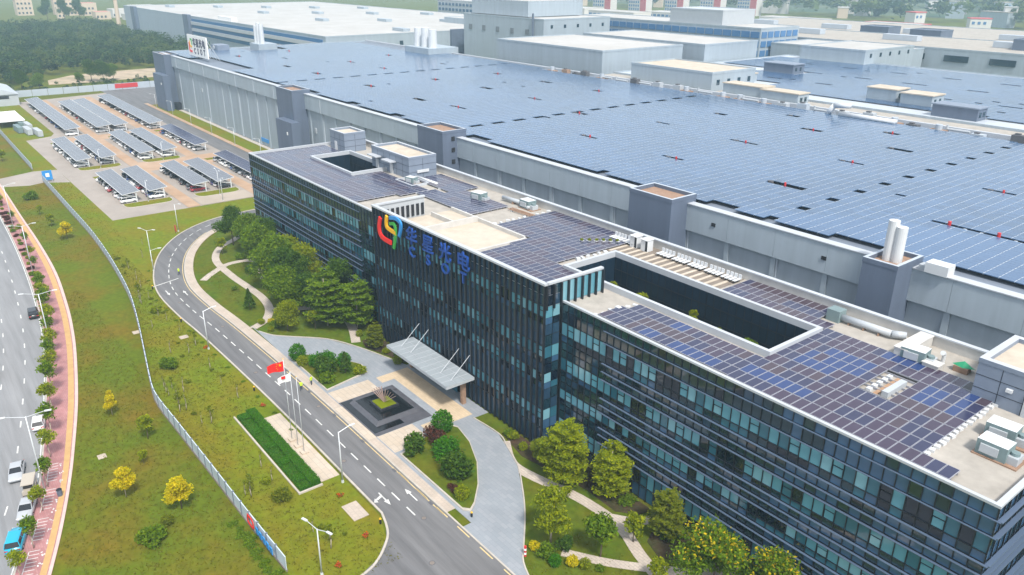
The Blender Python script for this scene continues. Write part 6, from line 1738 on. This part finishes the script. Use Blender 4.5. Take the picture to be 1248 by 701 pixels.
# logo and letters on the near end of the fence
p0 = Vector((-82.6, 23.62, 0))
mb = stroke([(-82.6, 1.8), (-81.0, 1.8), (-80.8, 1.2), (-81.0, .7), (-82.6, .7), (-82.6, 1.6)], .28, 'sign_red', 23.62, 23.70)
q = mb.build('banner_logo'); q.parent = fn; q.matrix_parent_inverse = Matrix.Translation((150, -28, 0))
mb = MB()
for k in range(5): mb.box(-79.9 + k * 1.1, -79.2 + k * 1.1, 23.60, 23.7, .8, 1.7, 'sign_blue')
q = mb.build('banner_letters'); q.parent = fn; q.matrix_parent_inverse = Matrix.Translation((150, -28, 0))
o = thing('gate_sign', 'blue sign board with a white symbol standing in the fence gap at the gate', 'sign', (-286, 35.6, 0))
MB().box(-.15, .15, -1.4, 1.4, .6, 3.6, 'sign_blue').build('board', o); MB().box(.151, .2, -.5, .6, 1.6, 2.8, 'banner_white').build('symbol', o); MB().box(-.1, .1, -1.2, -1.0, 0, .6, 'grey_metal').build('post', o); MB().box(-.1, .1, 1.0, 1.2, 0, .6, 'grey_metal').build('post', o)

# ---- lamp posts
def lamp(label, x, y, h, rz, arms=1, reach=1.6, street=False):
    o = thing('street_lamp', label, 'street lamp', (x, y, 0), rz, 'street lamps')
    MB().tube((0, 0, 0), (0, 0, h), .11, .065, 'pole', 10).build('pole', o, True); MB().tube((0, 0, 0), (0, 0, .35), .2, .16, 'pole', 10).build('base', o)
    for s in ((1,) if arms == 1 else (1, -1)):
        MB().tube((0, 0, h - .1), (s * reach, 0, h + .35), .05, .04, 'pole', 6).build('arm', o); MB().box(min(s * reach, s * (reach + .8)), max(s * reach, s * (reach + .8)), -.14, .14, h + .3, h + .42, 'white_metal').build('lamp_head', o)
for x, y, h, rz, ar, lab in ((-189.4, 41.3 - .2, 7.6, .6, 2, 'lamp post on the lawn at the road bend'), (-208.6, 53.0, 7.4, .4, 1, 'lamp post by the red sign at the far end of the bend'), (-134.9, 36.2, 7.6, PI / 2, 1, 'roadside lamp post between road bend and flagpoles'), (-83.6, 37.1, 8.0, PI / 2, 1, 'tall lamp post by the road near the flower clusters'),
        (-69.1, 27.1, 6.6, .3, 2, 'twin-headed lamp post cut by the bottom edge'), (-182.4, 39.6, 5, 1.2, 1, 'short lamp post on the outer kerb of the bend'), (-230.3, 72.4, 7, 0, 1, 'lamp post between car park and road end'),
        (-242.6, 54.6, 6.5, 0, 1, 'lamp post on the front island of the nearest carports'), (-237.5, 74, 7.5, 0, 2, 'lamp post on the rear island of the nearest carports'), (-295.8, 53.3, 6.5, 0, 1, 'lamp post on the island of the middle carports'), (-296, 74, 6.5, 0, 1, 'lamp post on the green island of the middle carports')):
    lamp(lab, x, y, h, rz, ar)
for i in range(8): lamp('lamp post along the factory road, %s from the office' % nth(i), -226 - i * 26.5, 103.6, 6.8, -PI / 2, 1, 1.4)
lamp('tall street lamp at the pink pavement beside the parked cars', -106.0, 4.9, 11.5, PI + 1.3, 2, 2.2); lamp('tall street lamp further up the pink pavement', -150.5, 13.4, 11.5, PI + 1.3, 2, 2.2); lamp('far street lamp along the pink pavement', -198, 17.6, 11, PI + 1.4, 2, 2.0); lamp('farthest street lamp on the pink pavement', -240, 19.4, 11, PI + 1.5, 2, 2.0)
# ---- flagpoles
def star(cx, cz, r, y, rot=0):
    v = [(cx + (r if k % 2 == 0 else r * .4) * cos(PI / 2 + rot + k * PI / 5), y, cz + (r if k % 2 == 0 else r * .4) * sin(PI / 2 + rot + k * PI / 5)) for k in range(10)]
    return v, [tuple(range(10))]
for i, (x, y, h, kind) in enumerate(((-97.4, 35.9, 13.4, 'red'), (-95.3, 35.9, 12.4, 'white'), (-93.2, 35.9, 12.4, None))):
    o = thing('flagpole', ['flagpole flying the red flag', 'flagpole flying the white company flag', 'third flagpole without a visible flag'][i], 'flagpole', (x, y, .09))
    MB().tube((0, 0, .25), (0, 0, h), .06, .035, 'pole', 8).build('pole', o, True); MB().box(-.5, .5, -.5, .5, 0, .25, 'plaza_cream').build('plinth', o); MB().tube((0, 0, h), (0, 0, h + .15), .08, .02, 'sign_yellow', 8).build('finial', o)
    if kind:
        mb = MB(); W_, H_ = (2.5, 1.6) if kind == 'red' else (1.9, 1.25)
        n = 14; V = []
        for a in range(n + 1):
            t = a / n
            for b in (0, 1):
                V.append((-t * W_ * .62 + .2 * sin(t * 7 + .4) * t, -t * W_ * .72 - .16 * sin(t * 7 + .4) * t, h - .3 - b * H_ * (1 - .25 * t) - t * .9))
        mb.add(V, [(2 * a, 2 * a + 2, 2 * a + 3, 2 * a + 1) for a in range(n)], 'sign_red' if kind == 'red' else 'banner_white')
        f = mb.build('flag', o, True)
        if kind == 'red':
            mb = MB()
            for cx_, cz_, r_ in ((-.5, -.75, .28), (-.95, -.55, .1), (-1.1, -.8, .1), (-1.1, -1.1, .1), (-.95, -1.35, .1)):
                t = -cx_ / W_; v, ff = star(cx_, h + cz_ - t * .9, r_, 0); mb.add([(p_[0] * .62 + .2 * sin(t * 7 + .4) * t + .05, p_[0] * .72 - .16 * sin(t * 7 + .4) * t - .05, p_[2]) for p_ in v], ff, 'sign_yellow')
            mb.build('star', f)
        else: MB().add([(-.42, -.58, h - .75), (-.85, -1.0, h - .95), (-.85, -1.0, h - 1.35), (-.42, -.58, h - 1.2)], [(0, 1, 2, 3)], 'sign_red').build('emblem', f, loc=(.04, -.04, 0))
# ---- fountain with sculpture
ft = thing('fountain', 'square dark stone fountain with a grass core and a fan-shaped sculpture', 'fountain', (-96.6, 51, .1))
MB().box(-6.1, 6.1, -4.9, 4.9, .02, .08, 'slate_stone').build('surround', ft)
MB().box(-5.9, 5.3, -4.7, -2.7, .081, .1, 'pool_water').box(3.4, 5.3, -2.7, .4, .081, .1, 'pool_water').build('water', ft)
mb = MB(); mb.add([(-5.0, -3.6, .08), (3.9, -3.6, .08), (3.9, 4.2, .08), (-5.0, 4.2, .08), (-4.6, -3.2, .6), (3.5, -3.2, .6), (3.5, 3.8, .6), (-4.6, 3.8, .6)], [(0, 1, 5, 4), (1, 2, 6, 5), (2, 3, 7, 6), (3, 0, 4, 7), (4, 5, 6, 7)], 'slate_stone').build('plinth', ft)
MB().box(-4.3, 3.2, -2.9, 3.5, .601, .62, 'pool_water').build('upper_pool', ft)
for k in range(3): MB().box(-4.9 + k * .3, -4.7 + k * .3, 3.9, 4.6, .1, .25 + k * .1, 'slate_stone').build('step', ft)
MB().box(-2.3, 1.3, -1.4, 1.9, .621, 1.0, 'black_stone').build('planter', ft); MB().box(-2.0, 1.0, -1.1, 1.6, 1.001, 1.06, 'leaf_fresh').build('grass_core', ft)
sc_ = MB()
for s in (-1, 1):
    for k in range(5):
        an = s * (.25 + k * .16)
        sc_.bar((-.5, .25, 1.05), (-.5 + 2.6 * sin(an), .25 + .25 * k * s, 1.05 + 2.6 * cos(an)), .16, .05, 'sculpture')
sc_.build('sculpture', ft)
# ---- people: one continuous skinned body each
def person_mesh(seed, legs, arms):
    V = [(0, 0, .95), (0, 0, 1.15), (0, 0, 1.38), (0, .02, 1.5), (0, .03, 1.62), (0, .04, 1.72)]
    Rr = [.15, .14, .16, .06, .095, .085]
    E_ = [(0, 1), (1, 2), (2, 3), (3, 4), (4, 5)]
    for s in (-1, 1):
        k = len(V); sw = legs * s
        V += [(s * .1, 0, .88), (s * .11, sw * .5, .48), (s * .11, sw * .9 - .05, .09), (s * .11, sw * .9 + .12, .05)]; Rr += [.1, .07, .05, .045]
        E_ += [(0, k), (k, k + 1), (k + 1, k + 2), (k + 2, k + 3)]
        k = len(V); sw = -arms * s
        V += [(s * .2, 0, 1.4), (s * .27, sw * .35, 1.13), (s * .26, sw * .7 + .1, .9), (s * .26, sw * .8 + .14, .8)]; Rr += [.075, .05, .04, .038]
        E_ += [(2, k), (k, k + 1), (k + 1, k + 2), (k + 2, k + 3)]
    me = bpy.data.meshes.new('person'); me.from_pydata(V, E_, [])
    ob = bpy.data.objects.new('person', me); col.objects.link(ob)
    sk = ob.modifiers.new('skin', 'SKIN'); sb = ob.modifiers.new('sub', 'SUBSURF'); sb.levels = 2; sb.render_levels = 2
    for i, r in enumerate(Rr): me.skin_vertices[0].data[i].radius = (r, r)
    me.skin_vertices[0].data[0].use_root = True
    bpy.context.view_layer.update()
    out = bpy.data.meshes.new_from_object(ob.evaluated_get(bpy.context.evaluated_depsgraph_get()))
    bpy.data.objects.remove(ob)
    out.materials.clear()
    for q in ('trousers', 'vest', 'skin', 'dark_metal'): out.materials.append(MATS[q])
    for p in out.polygons:
        z, x = p.center.z, abs(p.center.x)
        p.material_index = 3 if z > 1.68 or z < .08 else 2 if z > 1.5 or (x > .22 and z < 1.0) else 1 if z > .88 else 0
        p.use_smooth = True
    return out
pme = [person_mesh(1, .22, .25), person_mesh(2, .08, .1)]
for i, (x, y, rz, lab) in enumerate(((-110.4, 43.2, 1.2, 'person in a yellow-green vest walking on the road by the kerb'), (-111.0, 45.3, 2.0, 'person in a yellow-green vest standing on the sidewalk by the left island'), (-176.2, 43.4, .6, 'person in a yellow-green vest walking in the road bend'))):
    o = tag(link('person', pme[i % 2], None, (x, y, .11 if i == 1 else .03), rz), lab, 'person')
# ---- small street furniture
for i, (x, y) in enumerate(((-72.9, 36.9), (-66.9, 46.7), (-115, 37.0), (-150, 35.9), (-171, 36.3))):
    o = thing('bollard', ['bollard with black cap at the road junction corner', 'bollard with black cap at the right end of the sidewalk', 'bollard at the road edge opposite the left island', 'bollard at the road edge above the fence bend', 'bollard at the start of the road bend'][i], 'bollard', (x, y, .05))
    MB().tube((0, 0, 0), (0, 0, .7), .14, .14, 'dark_metal', 10).build('post', o); MB().tube((0, 0, .702), (0, 0, .85), .16, .08, 'sign_yellow', 10).build('cap', o)
o = thing('warning_post', 'red and white striped marker post on the right lawn by the drive', 'post', (-57.2, 47.6, 0))
for k in range(5): MB().tube((0, 0, k * .3), (0, 0, k * .3 + .299), .16, .16, 'red' if k % 2 == 0 else 'banner_white', 10).build('band', o)
o = thing('litter_bin', 'dark litter bin on the pink pavement beside the bicycle stalls', 'bin', (-103.6, 6.3, .12))
MB().tube((0, 0, 0), (0, 0, .9), .3, .34, 'fac_tower', 12).build('body', o); MB().tube((0, 0, .902), (0, 0, 1.0), .36, .3, 'dark_metal', 12).build('lid', o)
o = thing('red_sign', 'small red sign board beside the far lamp of the road bend', 'sign', (-207.4, 52.0, 0))
MB().box(-.5, .5, -.05, .05, .5, 2.2, 'red').build('board', o); MB().box(-.05, .05, .06, .14, 0, 2, 'grey_metal').build('post', o)

mcov = MB().tube((0, 0, 0), (0, 0, .012), .4, .4, 'void_curb', 16).tube((0, 0, .012), (0, 0, .016), .3, .3, 'fence_base', 16).mesh('manhole_cover')
for i, (x, y) in enumerate(((-70.5, 41.8), (-63, 38.2), (-88, 39.5), (-104, 43.2), (-121, 39.6), (-143, 41.6), (-160, 38.6), (-190, 45.2), (-58, 30))):
    tag(link('manhole_cover', mcov, None, (x, y, .016)), 'round manhole cover in the campus road, %s counted in from the junction' % nth(i), 'manhole cover', 'manhole covers in the road')
mdr = MB().box(-.45, .45, -.2, .2, 0, .012, 'void_curb').mesh('drain_grate')
for i in range(9):
    tag(link('drain_grate', mdr, None, (-72.5 - i * 9.2, 44.0 if i > 0 else 44.1, .014)), 'drain grate at the inner road kerb, %s from the junction' % nth(i), 'drain', 'drain grates at the kerb')
